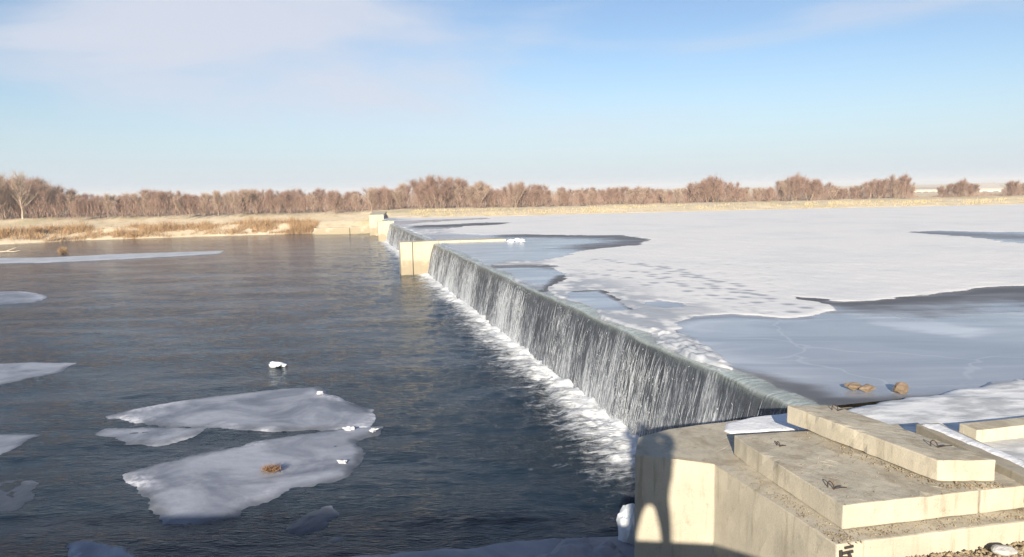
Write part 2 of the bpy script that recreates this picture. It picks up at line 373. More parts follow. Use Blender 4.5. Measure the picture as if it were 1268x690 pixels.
ZZ = hL * (1 - k) + hR * k + (fbm(XX * .55, OO * .55 + 40, 4) - .5) * np.interp(OO, [-1, .5, 3, 20], [0, .12, .35, .4]) + (fbm(XX * 2.2, OO * 2.2, 3) - .5) * np.interp(OO, [-1, .5, 3, 20], [0, .06, .12, .1])
V = np.stack([XE, YY, ZZ], -1).reshape(-1, 3)
me = np_mesh('ground', V, grid_faces(len(off), len(xs)))
o = link_mesh('ground', me, M['earth']); tag(o, kind='structure')
def bank_z(x, o_):
    k = float(sstep(np.array(x), -16.5, -14.0))
    xp = [-14, -1, 0, .6, 2, 4, 7, 12, 16, 60]
    a = np.interp(o_, xp, [-1.6, -.5, -.05, .18, .55, 1.15, 1.55, 2.15, 2.25, 2.3]); c = np.interp(o_, xp, [-1.6, 1.0, 1.72, 1.85, 1.98, 2.2, 2.3, 2.35, 2.3, 2.3])
    return a * (1 - k) + c * k
def bank_pt(x, o_):
    x0 = x / (1 + max(o_, 0) / 130)
    y = float(np.interp(x0, bx, by)) + o_
    return Vector((x, y, float(bank_z(x0, o_))))
me = raw_mesh('riverbed', [(-1800, -1800, -1.9), (1800, -1800, -1.9), (1800, 1800, -1.9), (-1800, 1800, -1.9)], [(0, 1, 2, 3)])
tag(link_mesh('riverbed', me, M['earth']), kind='structure')

# ------------------------------------------------------------------ water below the weir
az = np.linspace(R(-72), R(42), 640); D = np.exp(np.linspace(math.log(4.5), math.log(105), 560))
A_, D_ = np.meshgrid(az, D); X = np.sin(A_) * D_; Y = np.cos(A_) * D_
S = (X - W0[0]) * WA[0] + (Y - W0[1]) * WA[1]; Wd = (X - W0[0]) * WN[0] + (Y - W0[1]) * WN[1]
turb = np.exp(-np.clip(Wd - .3, 0, None) / 1.4)
Z = ((fbm(X * .9 + 3, Y * 1.5, 3) - .5) * .07 + (fbm(X * 3.3, Y * 4.8, 3, .5) - .5) * .026) * np.clip(1.2 - D_ / 60, .15, 1)
Z += turb * (fbm(X * 2.6, Y * 2.6, 4, .6) - .38) * .30 * (Wd > .0)
foamv = np.exp(-np.clip(Wd - .45, 0, None) / (.62 + .95 * fbm(S * .55, S * 0, 3)))
foamv = np.where(S > 72.5, foamv * .3, foamv)
mask = Wd > -.35
Q = grid_faces(len(D), len(az), mask)
V = np.stack([X, Y, Z], -1).reshape(-1, 3); V, Q, u = compact(V, Q)
me = np_mesh('water', V, Q[:, ::-1])
attr(me, 'wd', Wd.ravel()[u]); attr(me, 'sd', S.ravel()[u]); attr(me, 'foam', foamv.ravel()[u])
tag(link_mesh('water', me, M['water']), kind='structure')

# ------------------------------------------------------------------ ice above the weir
s_ = np.exp(np.linspace(math.log(9.25), math.log(104), 560))
w_ = [0.0]
while w_[-1] < 150: w_.append(w_[-1] + .03 + .0068 * w_[-1])
w_ = -np.array(w_) - .07
Wg, Sg = np.meshgrid(w_, s_); X = W0[0] + WA[0] * Sg + WN[0] * Wg; Y = W0[1] + WA[1] * Sg + WN[1] * Wg
Dg = np.hypot(X, Y)
big = (fbm(X * .45, Y * .3, 4) - .5); det = (fbm(X * 2.1 + 7, Y * 1.5, 4, .6) - .5)
wind = fbm(X * .30 + 3, Y * 2.6, 5, .6) - .5
jit = big * .8 + det * .45 + wind * 1.1
bare = [   # outlines of bare or wet ice in the snow cover
    [(835, 399), (862, 391), (905, 388), (947, 391), (975, 393), (1000, 391), (1032, 384), (1022, 377), (985, 367), (1010, 369), (1040, 372), (1085, 371), (1131, 366), (1180, 361), (1228, 355), (1300, 353), (1420, 352), (1420, 520), (1000, 520), (960, 492), (930, 470), (905, 452), (880, 436), (850, 414)],
    [(525, 290), (560, 289.5), (600, 290.5), (650, 290), (700, 291), (770, 291), (806, 296.5), (790, 303), (727, 309), (705, 315), (665, 323), (630, 322), (600, 331), (570, 316)],
    [(600, 329), (640, 327), (690, 328.5), (684, 334), (697, 341), (690, 349), (672, 357), (650, 352), (625, 342), (600, 332)],
    [(700, 368), (712, 360), (745, 358), (768, 371), (788, 384), (740, 384), (720, 382), (690, 370)],
    [(795, 373), (815, 371), (842, 374), (858, 379), (820, 380), (800, 378)],
    [(505, 281), (530, 278.5), (560, 277.5), (600, 275.3), (637, 275.5), (620, 278), (580, 280), (545, 283.5), (515, 283.5)],
    [(1120, 287.5), (1160, 285.5), (1210, 286.5), (1290, 287), (1290, 303), (1240, 299), (1190, 292)],
    [(470, 274.5), (520, 272.5), (600, 269.5), (605, 271), (520, 276), (480, 280)],
]
snow = np.full(X.shape, 1e9)
soft = .10 + .012 * Dg
for k, P in enumerate(bare):
    sdv = poly_sd(wpoly(P, ICE), X, Y)
    snow = np.minimum(snow, -sdv)
amp = np.clip(.05 + .014 * Dg, 0, .8)
edge = snow + jit * amp * 1.4
snowm = sstep(edge, -soft * .5, soft * .5)
# flowing water strip next to the crest
strip = sstep(-Wg + jit * .5, .25 , .75)
near_end = sstep(Sg, 14.5, 17.5)
stripw = .10 + .42 * fbm(Sg * .5, Sg * 0 + 5, 3)
strip = sstep(-Wg + det * .35, stripw * .7, stripw * 1.25)
snowm = snowm * strip
streak_p = sstep(poly_sd(wpoly([(1050, 386), (1110, 388), (1165, 393), (1226, 411), (1200, 418), (1130, 408), (1070, 400)], ICE), X, Y) + jit * .9, -.1, .5)
dark = np.zeros(X.shape)
def line_dark(P, wd, amt, z=ICE):
    global dark
    P = [np.array(at(a, b, z)[:2]) for a, b in P]; best = np.full(X.shape, 1e18)
    for a, b_ in zip(P[:-1], P[1:]):
        e = b_ - a; tt = np.clip(((X - a[0]) * e[0] + (Y - a[1]) * e[1]) / (e @ e), 0, 1)
        best = np.minimum(best, np.hypot(X - a[0] - tt * e[0], Y - a[1] - tt * e[1]))
    dark = np.maximum(dark, amt * (1 - sstep(best + jit * wd * .9, wd * .05, wd * 1.3)))
line_dark([(985, 367), (1015, 373), (1040, 375), (1090, 373.5), (1131, 370), (1180, 366), (1228, 360), (1300, 357), (1400, 355)], 1.0, .85)
line_dark([(1075, 372), (1131, 370), (1180, 366), (1228, 360), (1300, 357), (1400, 355)], 2.6, .75)
line_dark([(650, 290.5), (700, 292), (770, 293), (803, 297), (785, 301), (740, 306)], 2.6, .75)
line_dark([(525, 280), (570, 279), (600, 277), (634, 276.5)], 4.0, .9)
line_dark([(602, 329.5), (640, 328.5), (688, 329.5)], 1.1, .7)
line_dark([(697, 341), (690, 349), (673, 357)], .3, .85)
line_dark([(712, 360), (745, 358), (768, 371), (790, 386), (812, 402), (833, 412)], .16, .85)
line_dark([(838, 398), (862, 393), (905, 390), (947, 393), (1000, 392)], .22, .3)
line_dark([(1150, 289), (1200, 290), (1290, 294)], 4.0, .5)
line_dark([(965, 488), (1000, 494), (1060, 497), (1120, 496), (1200, 492)], .38, .85)
line_dark([(905, 460), (950, 470), (985, 478), (1010, 492)], .45, .75)
dark = np.maximum(dark, (1 - strip) * .3 * (fbm(X * 1.2, Y * .8, 3) + .35))
dark = np.clip(dark, 0, 1)
slush = sstep(det + big * .5 + .25, .05, .3) * (1 - sstep(-Wg, 1.6, 3.6)) * .85
slush = np.maximum(slush, .6 * sstep(poly_sd(wpoly([(790, 372), (870, 376), (905, 386), (835, 396), (805, 388)], ICE), X, Y) + jit * .6, -.2, .4))
rub = sstep(poly_sd(wpoly([(800, 405), (835, 412), (865, 424), (905, 448), (892, 462), (850, 440), (812, 420)], ICE), X, Y) + det * .5, -.05, .15)   # broken snow crust along the lip
snowm = np.maximum(snowm, rub * (fbm(X * 5, Y * 5, 3) > .44))
# footprints trampled into the snow
foot = np.zeros(X.shape)
trail = [[(1010, 392), (965, 378), (905, 360), (860, 344), (815, 332), (760, 322), (715, 320)], [(890, 370), (850, 352), (800, 338), (750, 334)], [(935, 366), (900, 352), (838, 334), (790, 326)], [(820, 356), (780, 344), (735, 338)]]
frng = random.Random(3)
for T in trail:
    P = [at(a, b, ICE) for a, b in T]
    for a, b_ in zip(P[:-1], P[1:]):
        L = (b_ - a).length; n = int(L / .42)
        for i in range(n):
            if frng.random() < .25: continue
            c = a.lerp(b_, (i + frng.random() * .5) / n); nn = Vector((-(b_ - a).y, (b_ - a).x, 0)).normalized()
            c = c + nn * ((.13 if i % 2 else -.13) + frng.uniform(-.25, .25))
            d2_ = ((X - c.x) ** 2 + (Y - c.y) ** 2); sel = d2_ < .16
            foot[sel] = np.maximum(foot[sel], np.exp(-(d2_[sel] / .030) ** 2))
for i in range(260):
    c = at(frng.uniform(700, 960), frng.uniform(318, 388), ICE); d2_ = ((X - c.x) ** 2 + (Y - c.y) ** 2); sel = d2_ < .12
    foot[sel] = np.maximum(foot[sel], frng.uniform(.15, .8) * np.exp(-d2_[sel] / .007))
Z = ICE - .03 + snowm * (.035 + .03 * (big + det)) - foot * .012 * snowm
slush = np.maximum(slush, foot)
Z += rub * np.clip(fbm(X * 7, Y * 7, 3) - .42, 0, 1) * .14
Z -= (1 - strip) * .05
Z[:, 0] = 1.60
bl = np.interp(X, bx, by)
mask = (Y < bl + 1.5) & (Sg > 9.3)
Q = grid_faces(len(s_), len(w_), mask)
V = np.stack([X, Y, Z], -1).reshape(-1, 3); V, Q, u = compact(V, Q)
me = np_mesh('ice_sheet', V, Q[:, ::-1])
me.flip_normals() if me.polygons[0].normal.z < 0 else None
for nme, arr in (('snow', snowm), ('dark', dark), ('slush', slush), ('pale', streak_p)): attr(me, nme, arr.ravel()[u])
tag(link_mesh('ice_sheet', me, M['ice']), kind='structure')

# ------------------------------------------------------------------ prisms for concrete
def rough_prism(name, P, z0, z1, bev=.015, cut=.22, amp=.004, taper=None):
    bm = bmesh.new()
    a = sum(P[i][0] * P[(i + 1) % len(P)][1] - P[(i + 1) % len(P)][0] * P[i][1] for i in range(len(P)))
    if a < 0: P = P[::-1]
    lo = [bm.verts.new((p[0], p[1], z0 if len(p) < 3 else p[2] - (z1 - z0))) for p in P]
    hi = [bm.verts.new((p[0], p[1], z1 if len(p) < 3 else p[2])) for p in P]
    bm.faces.new(hi); bm.faces.new(lo[::-1])
    n = len(P)
    for i in range(n): bm.faces.new((lo[i], lo[(i + 1) % n], hi[(i + 1) % n], hi[i]))
    if bev: bmesh.ops.bevel(bm, geom=bm.edges[:], offset=bev, segments=2, affect='EDGES', profile=.6)
    bmesh.ops.triangulate(bm, faces=[f for f in bm.faces if len(f.verts) > 4])
    for it in range(6):
        ed = [e for e in bm.edges if e.calc_length() > cut * 1.6]
        if not ed: break
        bmesh.ops.subdivide_edges(bm, edges=ed, cuts=1, use_grid_fill=True)
        bmesh.ops.triangulate(bm, faces=[f for f in bm.faces if len(f.verts) > 4])
    bm.normal_update()
    for v in bm.verts:
        q = mnoise.fractal(v.co * 4.0, 1, 2, 3); q2 = mnoise.noise(v.co * 14)
        chip = max(0., mnoise.noise(v.co * 8.5 + Vector((3, 1, 7))) - .18) * max(0., mnoise.noise(v.co * 2.3) + .35)
        bent = 1.0 if len({round(f.normal.x, 1) * 7 + round(f.normal.y, 1) * 3 + round(f.normal.z, 1) for f in v.link_faces}) > 1 else .12
        v.co += v.normal * (q * amp + q2 * amp * .7 - chip * bent * amp * 9)
    me = bpy.data.meshes.new(name); bm.to_mesh(me); bm.free()
    return me
def P2(px, z): return [tuple(at(a, b, z)[:2]) for a, b in px]

# near abutment: pier head, wall running back towards the camera, wall face along the gravel
c_in = at(885, 574, 1.7); c_fr = at(1036, 674, 1.7); c_rt = at(1268, 646, 1.7)
bdir = Vector((c_rt.x - c_fr.x, c_rt.y - c_fr.y, 0)).normalized(); adir = (c_in - c_fr).normalized()
far_r = wp(9.30, -7.0, 1.7)
abut = empty('concrete_abutment', (2.5, 7, 0), 'big cream concrete abutment wall with a squared head at the near end of the fall', 'abutment')
top = [at(786, 563, 1.7), at(790, 541, 1.7), at(829, 530.5, 1.7), wp(9.30, 1.1, 1.7), wp(9.36, -.2, 1.7), far_r, c_rt + bdir * 3, c_fr, c_in]
link_mesh('wall', rough_prism('wall', [(p.x, p.y) for p in top], -1.4, 1.7, .018, .13, .006), M['concrete'], abut)
# the wall foot goes on towards the camera under the gravel
q0 = c_fr - adir * .02
link_mesh('lower_wall', rough_prism('lower_wall', [(c_fr.x + .02, c_fr.y - .01), (c_fr.x - adir.x * 4.6 + .02, c_fr.y - adir.y * 4.6), (c_fr.x - adir.x * 4.6 + .5, c_fr.y - adir.y * 4.6), (c_fr.x + .5, c_fr.y + .1)], -1.4, 1.50, .015, .3, .005), M['concrete'], abut)
# dark painted mark on the wall front beside its corner
fn = Vector((bdir.y, -bdir.x, 0))
def stroke(bm, a, b_, wd):
    # a, b: (along, down) metres on the front face
    pa = c_fr + bdir * a[0] + Vector((0, 0, -a[1])) + fn * .010; pb = c_fr + bdir * b_[0] + Vector((0, 0, -b_[1])) + fn * .010
    d = (pb - pa).normalized(); n_ = d.cross(fn).normalized() * wd / 2
    vs = [bm.verts.new(p) for p in (pa - n_, pa + n_ * .8, pb + n_ * 1.1, pb - n_ * .7)]
    vs2 = [bm.verts.new(v_.co - fn * .008) for v_ in vs]
    bm.faces.new(vs); bm.faces.new(vs2[::-1])
    for i in range(4): bm.faces.new((vs[i], vs2[i], vs2[(i + 1) % 4], vs[(i + 1) % 4]))
bm = bmesh.new()
for a, b_, wd in (((.07, .040), (.15, .028), .022), ((.035, .055), (.045, .13), .032), ((.045, .085), (.15, .072), .026), ((.10, .075), (.13, .12), .03), ((.06, .12), (.14, .125), .02)):
    stroke(bm, a, b_, wd)
bmesh.ops.recalc_face_normals(bm, faces=bm.faces[:])
me = bpy.data.meshes.new('painted_mark'); bm.to_mesh(me); bm.free(); link_mesh('painted_mark', me, M['paint'], abut)

# steel lifting loops bent out of a slab
def tube(bm, pts, rad, seg=6):
    rings = []
    for i, p in enumerate(pts):
        d = (pts[min(i + 1, len(pts) - 1)] - pts[max(i - 1, 0)]).normalized()
        a = d.orthogonal().normalized(); c = d.cross(a)
        rr = rad[i] if isinstance(rad, (list, tuple)) else rad
        rings.append([bm.verts.new(p + (a * math.cos(2 * math.pi * k / seg) + c * math.sin(2 * math.pi * k / seg)) * rr) for k in range(seg)])
    for r0_, r1_ in zip(rings[:-1], rings[1:]):
        for k in range(seg): bm.faces.new((r0_[k], r0_[(k + 1) % seg], r1_[(k + 1) % seg], r1_[k]))
    bm.faces.new(rings[0][::-1]); bm.faces.new(rings[-1])
def loop_mesh(base, ang, lean, size=.09, tail=True):
    bm = bmesh.new(); ax = Vector((math.cos(ang), math.sin(ang), 0)); up = Vector((lean * -math.sin(ang), lean * math.cos(ang), 1)).normalized()
    pts = []
    for k in range(11):
        th = math.pi * (k / 10) * 1.15 - .25
        pts.append(base + ax * (math.cos(th) * size * .45) + up * (max(math.sin(th), -.3) * size * .8 + size * .22))
    pts[0].z = base.z - .01; pts[-1].z = base.z - .01
    tube(bm, pts, .0055)
    if tail:
        e = base + ax * -size * .4
        tube(bm, [e, e - ax * size * .9 + Vector((0, 0, size * .45)), e - ax * size * 1.8 + Vector((0, 0, size * .75))], .005)
    me = bpy.data.meshes.new('lifting_loop'); bm.to_mesh(me); bm.free(); return me

# coping slab and its neighbour behind the joint
sl_a = at(909, 539, 1.92); sl_b = at(1044, 626, 1.92); sl_c = at(1214, 607.3, 1.92)
bd = (sl_c - sl_b); bn = bd.normalized()
slab = empty('concrete_slab', (3.4, 6.8, 1.71), 'wide flat concrete slab with wire loops on the wall top, under the oblong block', 'slab')
mid_chip = at(925, 550.5, 1.92)
P = [sl_a, mid_chip, sl_b, sl_c - bn * .012, at(1112, 525, 1.92)]
link_mesh('slab_body', rough_prism('slab_body', [(p.x, p.y) for p in P], 1.705, 1.92, .012, .075, .005), M['concrete'], slab)
for px, py, an, le in ((1029, 604, 2.2, .3),):
    link_mesh('lifting_loop', loop_mesh(at(px, py, 1.925), an, le, .065), M['rebar'], slab)
link_mesh('lifting_loop', loop_mesh(at(964, 552, 1.925), 2.0, .2, .045), M['rebar'], slab)
slab2 = empty('concrete_slab', (4.9, 6.6, 1.71), 'concrete slab past the dark joint at the right edge, partly hidden by the oblong block', 'slab')
P = [sl_c + bn * .012, sl_c + bd * 1.3, sl_c + bd * 1.3 + adir * .34, sl_c + bd * .42 + adir * .46, sl_c + bd * .1 + adir * 1.3, sl_c + bn * .012 + adir * 1.3]
link_mesh('slab_body', rough_prism('slab_body', [(p.x, p.y) for p in P], 1.708, 1.917, .012, .075, .005), M['concrete'], slab2)
# oblong block on the slab
blk = empty('concrete_block', (3.8, 7.1, 1.93), 'oblong cream concrete block with wire loops lying across the wide slab', 'block')
P = [at(974, 524, 1.925), at(1160, 597.5, 1.925), at(1232, 597, 1.925), at(1042, 524, 1.925)]
P[3] = P[0] + (P[2] - P[1])
link_mesh('block_body', rough_prism('block_body', [(p.x, p.y) for p in P], 1.932, 2.132, .012, .07, .005), M['concrete'], blk)
link_mesh('lifting_loop', loop_mesh(at(1157, 553, 2.135), 2.2, .4, .07), M['rebar'], blk)
link_mesh('lifting_loop', loop_mesh(at(1034, 508, 2.135), 2.4, .3, .07), M['rebar'], blk)
# weathered plank-like coping piece behind the block, and the sunlit beam
pl = empty('weathered_coping', (4.75, 7.0, 1.93), 'long weathered brown coping piece with snow on it, right behind the oblong block', 'coping')
a0 = at(1233, 573, 2.0); dr = Vector((-.10, 1.0, 0)).normalized()
P = [a0 - dr * 1.4, a0 + dr * 1.15, a0 + dr * 1.15 + Vector((.27, .03, 0)), a0 - dr * 1.4 + Vector((.30, .03, 0))]
link_mesh('coping_body', rough_prism('coping_body', [(p.x, p.y) for p in P], 1.76, 2.0, .012, .14, .007), M['concrete_old'], pl)
bmn = empty('concrete_beam', (5.9, 7.6, 1.8), 'bright sunlit concrete beam lying in the snow at the right edge', 'beam')
b0 = at(1209, 550, 1.80); bdr = Vector((1, .22, 0)).normalized(); bb = Vector((-.22, 1, 0)).normalized()
P = [b0, b0 + bdr * 2.4, b0 + bdr * 2.4 + bb * .24, b0 + bb * .24]
link_mesh('beam_body', rough_prism('beam_body', [(p.x, p.y) for p in P], 1.74, 1.955, .012, .14, .005), M['concrete_far'], bmn)

# ------------------------------------------------------------------ snow on the near structures
def sheet(name, outline, z, mat, thick=.03, step=.06, edge_w=.08, amp=.02, parent=None, nscale=3.0, sink=.02, zfun=None, soft=False):
    P = np.array([p[:2] for p in outline]); mn = P.min(0); mxx = P.max(0)
    gx = np.arange(mn[0] - .1, mxx[0] + .1 + step, step); gy = np.arange(mn[1] - .1, mxx[1] + .1 + step, step)
    GX, GY = np.meshgrid(gx, gy); d = poly_sd(P, GX, GY) + ((fbm(GX * nscale, GY * nscale, 4) - .5) * edge_w * 2.2 if not soft else (fbm(GX * 8, GY * 8, 4, .7) - .5) * .13 + (fbm(GX * .9 + 5, GY * 1.2, 3, .6) - .5) * .22 + .06)
    h = np.clip(d / edge_w, -1, 1); h = np.where(h > 0, np.sqrt(np.clip(h, 0, 1)) if not soft else np.clip(h, 0, 1) ** .8, h)
    Z = z + np.where(h > 0, h * thick, h * sink) + (fbm(GX * nscale * 2, GY * nscale * 2, 4) - .5) * amp * np.clip(h, 0, 1)
    if zfun is not None: Z = Z + zfun(GX, GY)
    Q = grid_faces(len(gy), len(gx), h > -1); V = np.stack([GX, GY, Z], -1).reshape(-1, 3)
    V, Q, u = compact(V, Q); me = np_mesh(name, V, Q)
    attr(me, 'edge', np.clip(1 - d.ravel()[u] / (edge_w * 3.2), 0, 1))
    return link_mesh(name, me, mat, parent)
tag(sheet('snow_patch', wpoly([(898, 524.5), (935, 517.5), (990, 511), (1005, 531), (905, 537), (897, 534)], 1.7), 1.703, M['snow'], .014, .02, .03, .008, sink=.03), kind='stuff')
# near bank plateau of snow
tag(sheet('snow_bank', [wp(9.22, -.45), wp(9.28, -1.2), wp(9.35, -2.2), wp(9.55, -4), wp(9.7, -9), (16, 7), (16, 5.6), (6.0, 6.0), (4.5, 6.5), (3.9, 7.4)], 1.765, M['frost'], .05, .045, .22, .02, nscale=1.6, sink=.25), kind='structure')
tag(sheet('snow_patch', [tuple(p[:2]) for p in (a0 + dr * .12 + Vector((.16, 0, 0)), a0 + dr * 1.12 + Vector((.04, 0, 0)), a0 + dr * 1.12 + Vector((.24, 0, 0)), a0 - dr * .6 + Vector((.27, 0, 0)), a0 - dr * .5 + Vector((.20, 0, 0)))], 2.0, M['snow'], .015, .02, .025, .005, sink=.01), kind='stuff')

# near earth and gravel
near = [(c_fr.x + .06, c_fr.y - .06), (c_fr.x - adir.x * 4.5 + .12, c_fr.y - adir.y * 4.5), (4.2, -30), (60, -30), (60, 14), (9, 7.0)]
P = np.array(near)
near_o = sheet('near_bank', [(c_fr.x + .30, c_fr.y - .02), (c_fr.x - adir.x * 4.4 + .3, c_fr.y - adir.y * 4.4), (5, .8), (9, .8), (9, 6.9), (c_rt.x, c_rt.y + .02)], 1.42, M['earth'], .08, .06, .12, .05, sink=.3)
tag(near_o, kind='structure')
tag(link_mesh('near_field', raw_mesh('near_field', [(9, -40, 1.35), (400, -40, 1.35), (400, 8.8, 1.35), (9, 6.9, 1.35)], [(0, 1, 2, 3)]), M['earth']), kind='structure')
def pebble_V(r_):
    V = []; F = [(0, 2, 4), (2, 1, 4), (1, 3, 4), (3, 0, 4), (2, 0, 5), (1, 2, 5), (3, 1, 5), (0, 3, 5)]
    for d in ((1, 0, 0), (-1, 0, 0), (0, 1, 0), (0, -1, 0), (0, 0, .7), (0, 0, -.6)):
        V.append([d[i] * r_ * frng.uniform(.6, 1.3) for i in range(3)])
    return np.array(V), np.array(F)
GV = []; GF = []
def scatter(c, r_):
    V, F = pebble_V(r_); base = sum(len(x) for x in GV)
    th = frng.random() * 6.28; cs, sn_ = math.cos(th), math.sin(th)
    V = V @ np.array([[cs, -sn_, 0], [sn_, cs, 0], [0, 0, 1]]); GV.append(V + np.array(c)); GF.append(F + base)
# rubble along the block foot, on the slab, on the wall top and in front of the wall
for i in range(150):
    tq = frng.random(); p = at(985 + (1158 - 985) * tq + 0, 530 + (597 - 530) * tq, 1.92) + Vector((-frng.random() ** 2 * .16 - .01, -frng.random() * .05, 0))
    if tq < .35 and frng.random() < .7: continue
    scatter((p.x, p.y, 1.925), frng.uniform(.005, .013))
for i in range(110):
    tq = frng.random(); p = at(1158 + 80 * tq, 598 + 3 * frng.random(), 1.92) + Vector((0, -frng.random() * .10, 0)); scatter((p.x, p.y, 1.925), frng.uniform(.005, .016))
for i in range(170):
    u_ = frng.random(); v_ = frng.random() ** .6; p = sl_a.lerp(sl_b, v_) + (sl_c - sl_b) * u_ * .98; scatter((p.x, p.y, 1.922), frng.uniform(.003, .010))
for i in range(200):
    v_ = frng.random() ** .5; p = c_in.lerp(c_fr, v_) + Vector((frng.uniform(.04, .22), frng.uniform(-.03, .03), 0)); scatter((p.x, p.y, 1.703), frng.uniform(.003, .012))
for i in range(420):
    p = c_fr.lerp(c_rt + bdir * .8, frng.random()) + Vector((-adir.x, -adir.y, 0)) * -frng.uniform(.03, .2); scatter((p.x, p.y, 1.703), frng.uniform(.003, .013))
for i in range(60):
    p = at(frng.uniform(840, 900), frng.uniform(535, 560), 1.7); scatter((p.x, p.y, 1.702), frng.uniform(.003, .008))
for i in range(1500):
    p = c_fr.lerp(c_rt + bdir * .8, frng.uniform(.02, 1)) + Vector((-adir.x, -adir.y, 0)) * (frng.random() ** 1.5 * .9 + .02); scatter((p.x, p.y, 1.49 + frng.uniform(0, .035)), frng.uniform(.008, .030))
me = np_mesh('gravel', np.concatenate(GV), np.concatenate(GF), False, 3)
tag(link_mesh('gravel', me, M['gravel']), kind='stuff')

# the quay the photographer stands on (only its shadow reaches the picture)
qy = empty('concrete_quay', (0, -2, 0), 'concrete quay the photographer stands on behind the lens', 'quay')
link_mesh('quay_deck', rough_prism('quay_deck', [(-40, -6), (2.4, -6), (2.4, .75), (-1.3, .75), (-1.3, 1.0), (-40, 1.0)], -1.4, 3.0, .02, 3, .01), M['concrete_old'], qy)

# ------------------------------------------------------------------ weir gates, falling water, piers
def weir_bay(s0, s1, label, nstep, strands):
    g = empty('weir_gate', wp((s0 + s1) / 2, -.3, -1.0), label, 'weir gate', 'flap gates of the weir')
    prof = [(-.06, 1.60), (.0, 1.2), (.16, .2), (.18, -1.4), (-.55, -1.4), (-.55, 1.62), (-.10, 1.64)]
    n = max(2, int((s1 - s0) / 1.5)); V = []; F = []
    for i in range(n + 1):
        for wv_, z in prof: V.append(wp(s0 + (s1 - s0) * i / n, wv_, z))
    m_ = len(prof)
    for i in range(n):
        for k in range(m_): F.append((i * m_ + k, i * m_ + (k + 1) % m_, (i + 1) * m_ + (k + 1) % m_, (i + 1) * m_ + k))
    F.append(tuple(range(m_))[::-1]); F.append(tuple(n * m_ + k for k in range(m_)))
    me = raw_mesh('gate_panel', V, F); link_mesh('gate_panel', me, M['steel'], g)
    # ribs seen through the thin water
    for i in range(int((s1 - s0) / 2.4)):
        bm = bmesh.new(); s = s0 + 1.2 + i * 2.4
        vs = [bm.verts.new(wp(s + ds, wv_, z)) for ds in (-.05, .05) for wv_, z in ((-.06, 1.5), (-.01, 1.45), (.24, .1), (.10, .1))]
        for f in ((0, 1, 2, 3), (7, 6, 5, 4), (0, 4, 5, 1), (1, 5, 6, 2), (2, 6, 7, 3), (3, 7, 4, 0)): bm.faces.new([vs[q] for q in f])
        bmesh.ops.recalc_face_normals(bm, faces=bm.faces[:]); me = bpy.data.meshes.new('gate_rib'); bm.to_mesh(me); bm.free(); link_mesh('gate_rib', me, M['steel'], g)
    # the sheet
    ss = np.linspace(s0, s1, nstep); pw = [-.55, -.4, -.28, -.18, -.10, -.03]; pz = [1.705, 1.715, 1.72, 1.72, 1.71, 1.69]
    for k in range(1, 44):
        q = k / 43; pw.append(-.03 + .40 * q ** .78); pz.append(1.69 - 1.72 * q)
    pw = np.array(pw); pz = np.array(pz); tv_ = np.concatenate([[0], np.cumsum(np.hypot(np.diff(pw), np.diff(pz)))])
    tv_ = tv_ - tv_[5]
    Sg_, Tg_ = np.meshgrid(ss, tv_); Wg_ = np.repeat(pw[:, None], nstep, 1); Zg_ = np.repeat(pz[:, None], nstep, 1)
    fall = np.clip(Tg_ / .5, 0, 1)
    Wg_ = Wg_ + fall * ((fbm(Sg_ * 6, Tg_ * .5, 4, .6) - .5) * .10 + (fbm(Sg_ * .8, Tg_ * .2 + 9, 2) - .5) * .12)
    lip = (fbm(Sg_ * .7, Sg_ * 0, 3) - .5) * .10 + (fbm(Sg_ * 4, Tg_ * 2, 3) - .5) * .02
    Zg_ = Zg_ + lip * np.clip(1 - Tg_ / .6, 0, 1) * np.clip((Wg_ + .6) / .2, 0, 1)
    X = W0[0] + WA[0] * Sg_ + WN[0] * Wg_; Y = W0[1] + WA[1] * Sg_ + WN[1] * Wg_
    me = np_mesh('waterfall', np.stack([X, Y, Zg_], -1).reshape(-1, 3), grid_faces(len(pw), nstep))
    attr(me, 'sd', Sg_.ravel()); attr(me, 'td', Tg_.ravel())
    tag(link_mesh('waterfall', me, M['fall']), kind='structure')
    # loose white strands and drops in front of the sheet
    V = []; F = []; r_ = np.random.default_rng(int(s0 * 10) + 1)
    bias = r_.random(strands)
    for i in range(strands):
        s = s0 + .05 + (s1 - s0 - .1) * bias[i] ** 1.6
        dens = fbm(np.array([s * .75]), np.array([4.2]), 3)[0]
        if r_.random() > np.clip((dens - .25) * 2.4, .1, 1): continue
        q0_ = r_.random() ** .8 * .95; q1_ = min(1, q0_ + r_.uniform(.05, .30)); wd = r_.uniform(.0008, .0028) * (1 + s * .025); d_ = r_.uniform(.0, .06)
        dr_ = r_.normal(0, .010); b0_ = len(V)
        if i % 6 == 0: q1_ = min(1, q0_ + r_.uniform(.008, .03)); wd = r_.uniform(.003, .009) * (1 + s * .012)
        for k in range(4):
            q = q0_ + (q1_ - q0_) * k / 3; ww = -.03 + .40 * q ** .78 + d_ + .02; z = 1.69 - 1.72 * q
            h = wd * (.25, 1, .8, .15)[k]
            sj = s + dr_ * k
            V.append(wp(sj - h, ww, z)); V.append(wp(sj, ww + h * .8, z)); V.append(wp(sj + h, ww, z))
        for k in range(3):
            c0 = b0_ + k * 3
            F += [(c0, c0 + 1, c0 + 4, c0 + 3), (c0 + 1, c0 + 2, c0 + 5, c0 + 4)]
    me = np_mesh('foam', np.array([tuple(v_) for v_ in V]), np.array(F)); tag(link_mesh('foam', me, M['foam']), kind='stuff')
weir_bay(9.32, 42.05, 'longest dark flap gate, behind the falling water from abutment to middle pier', 700, 16000)
weir_bay(42.95, 71.0, 'flap gate in the bay between the middle pier and the far pier', 320, 5000)
weir_bay(71.9, 80.5, 'short flap gate between the far pier and the far bank', 90, 500)

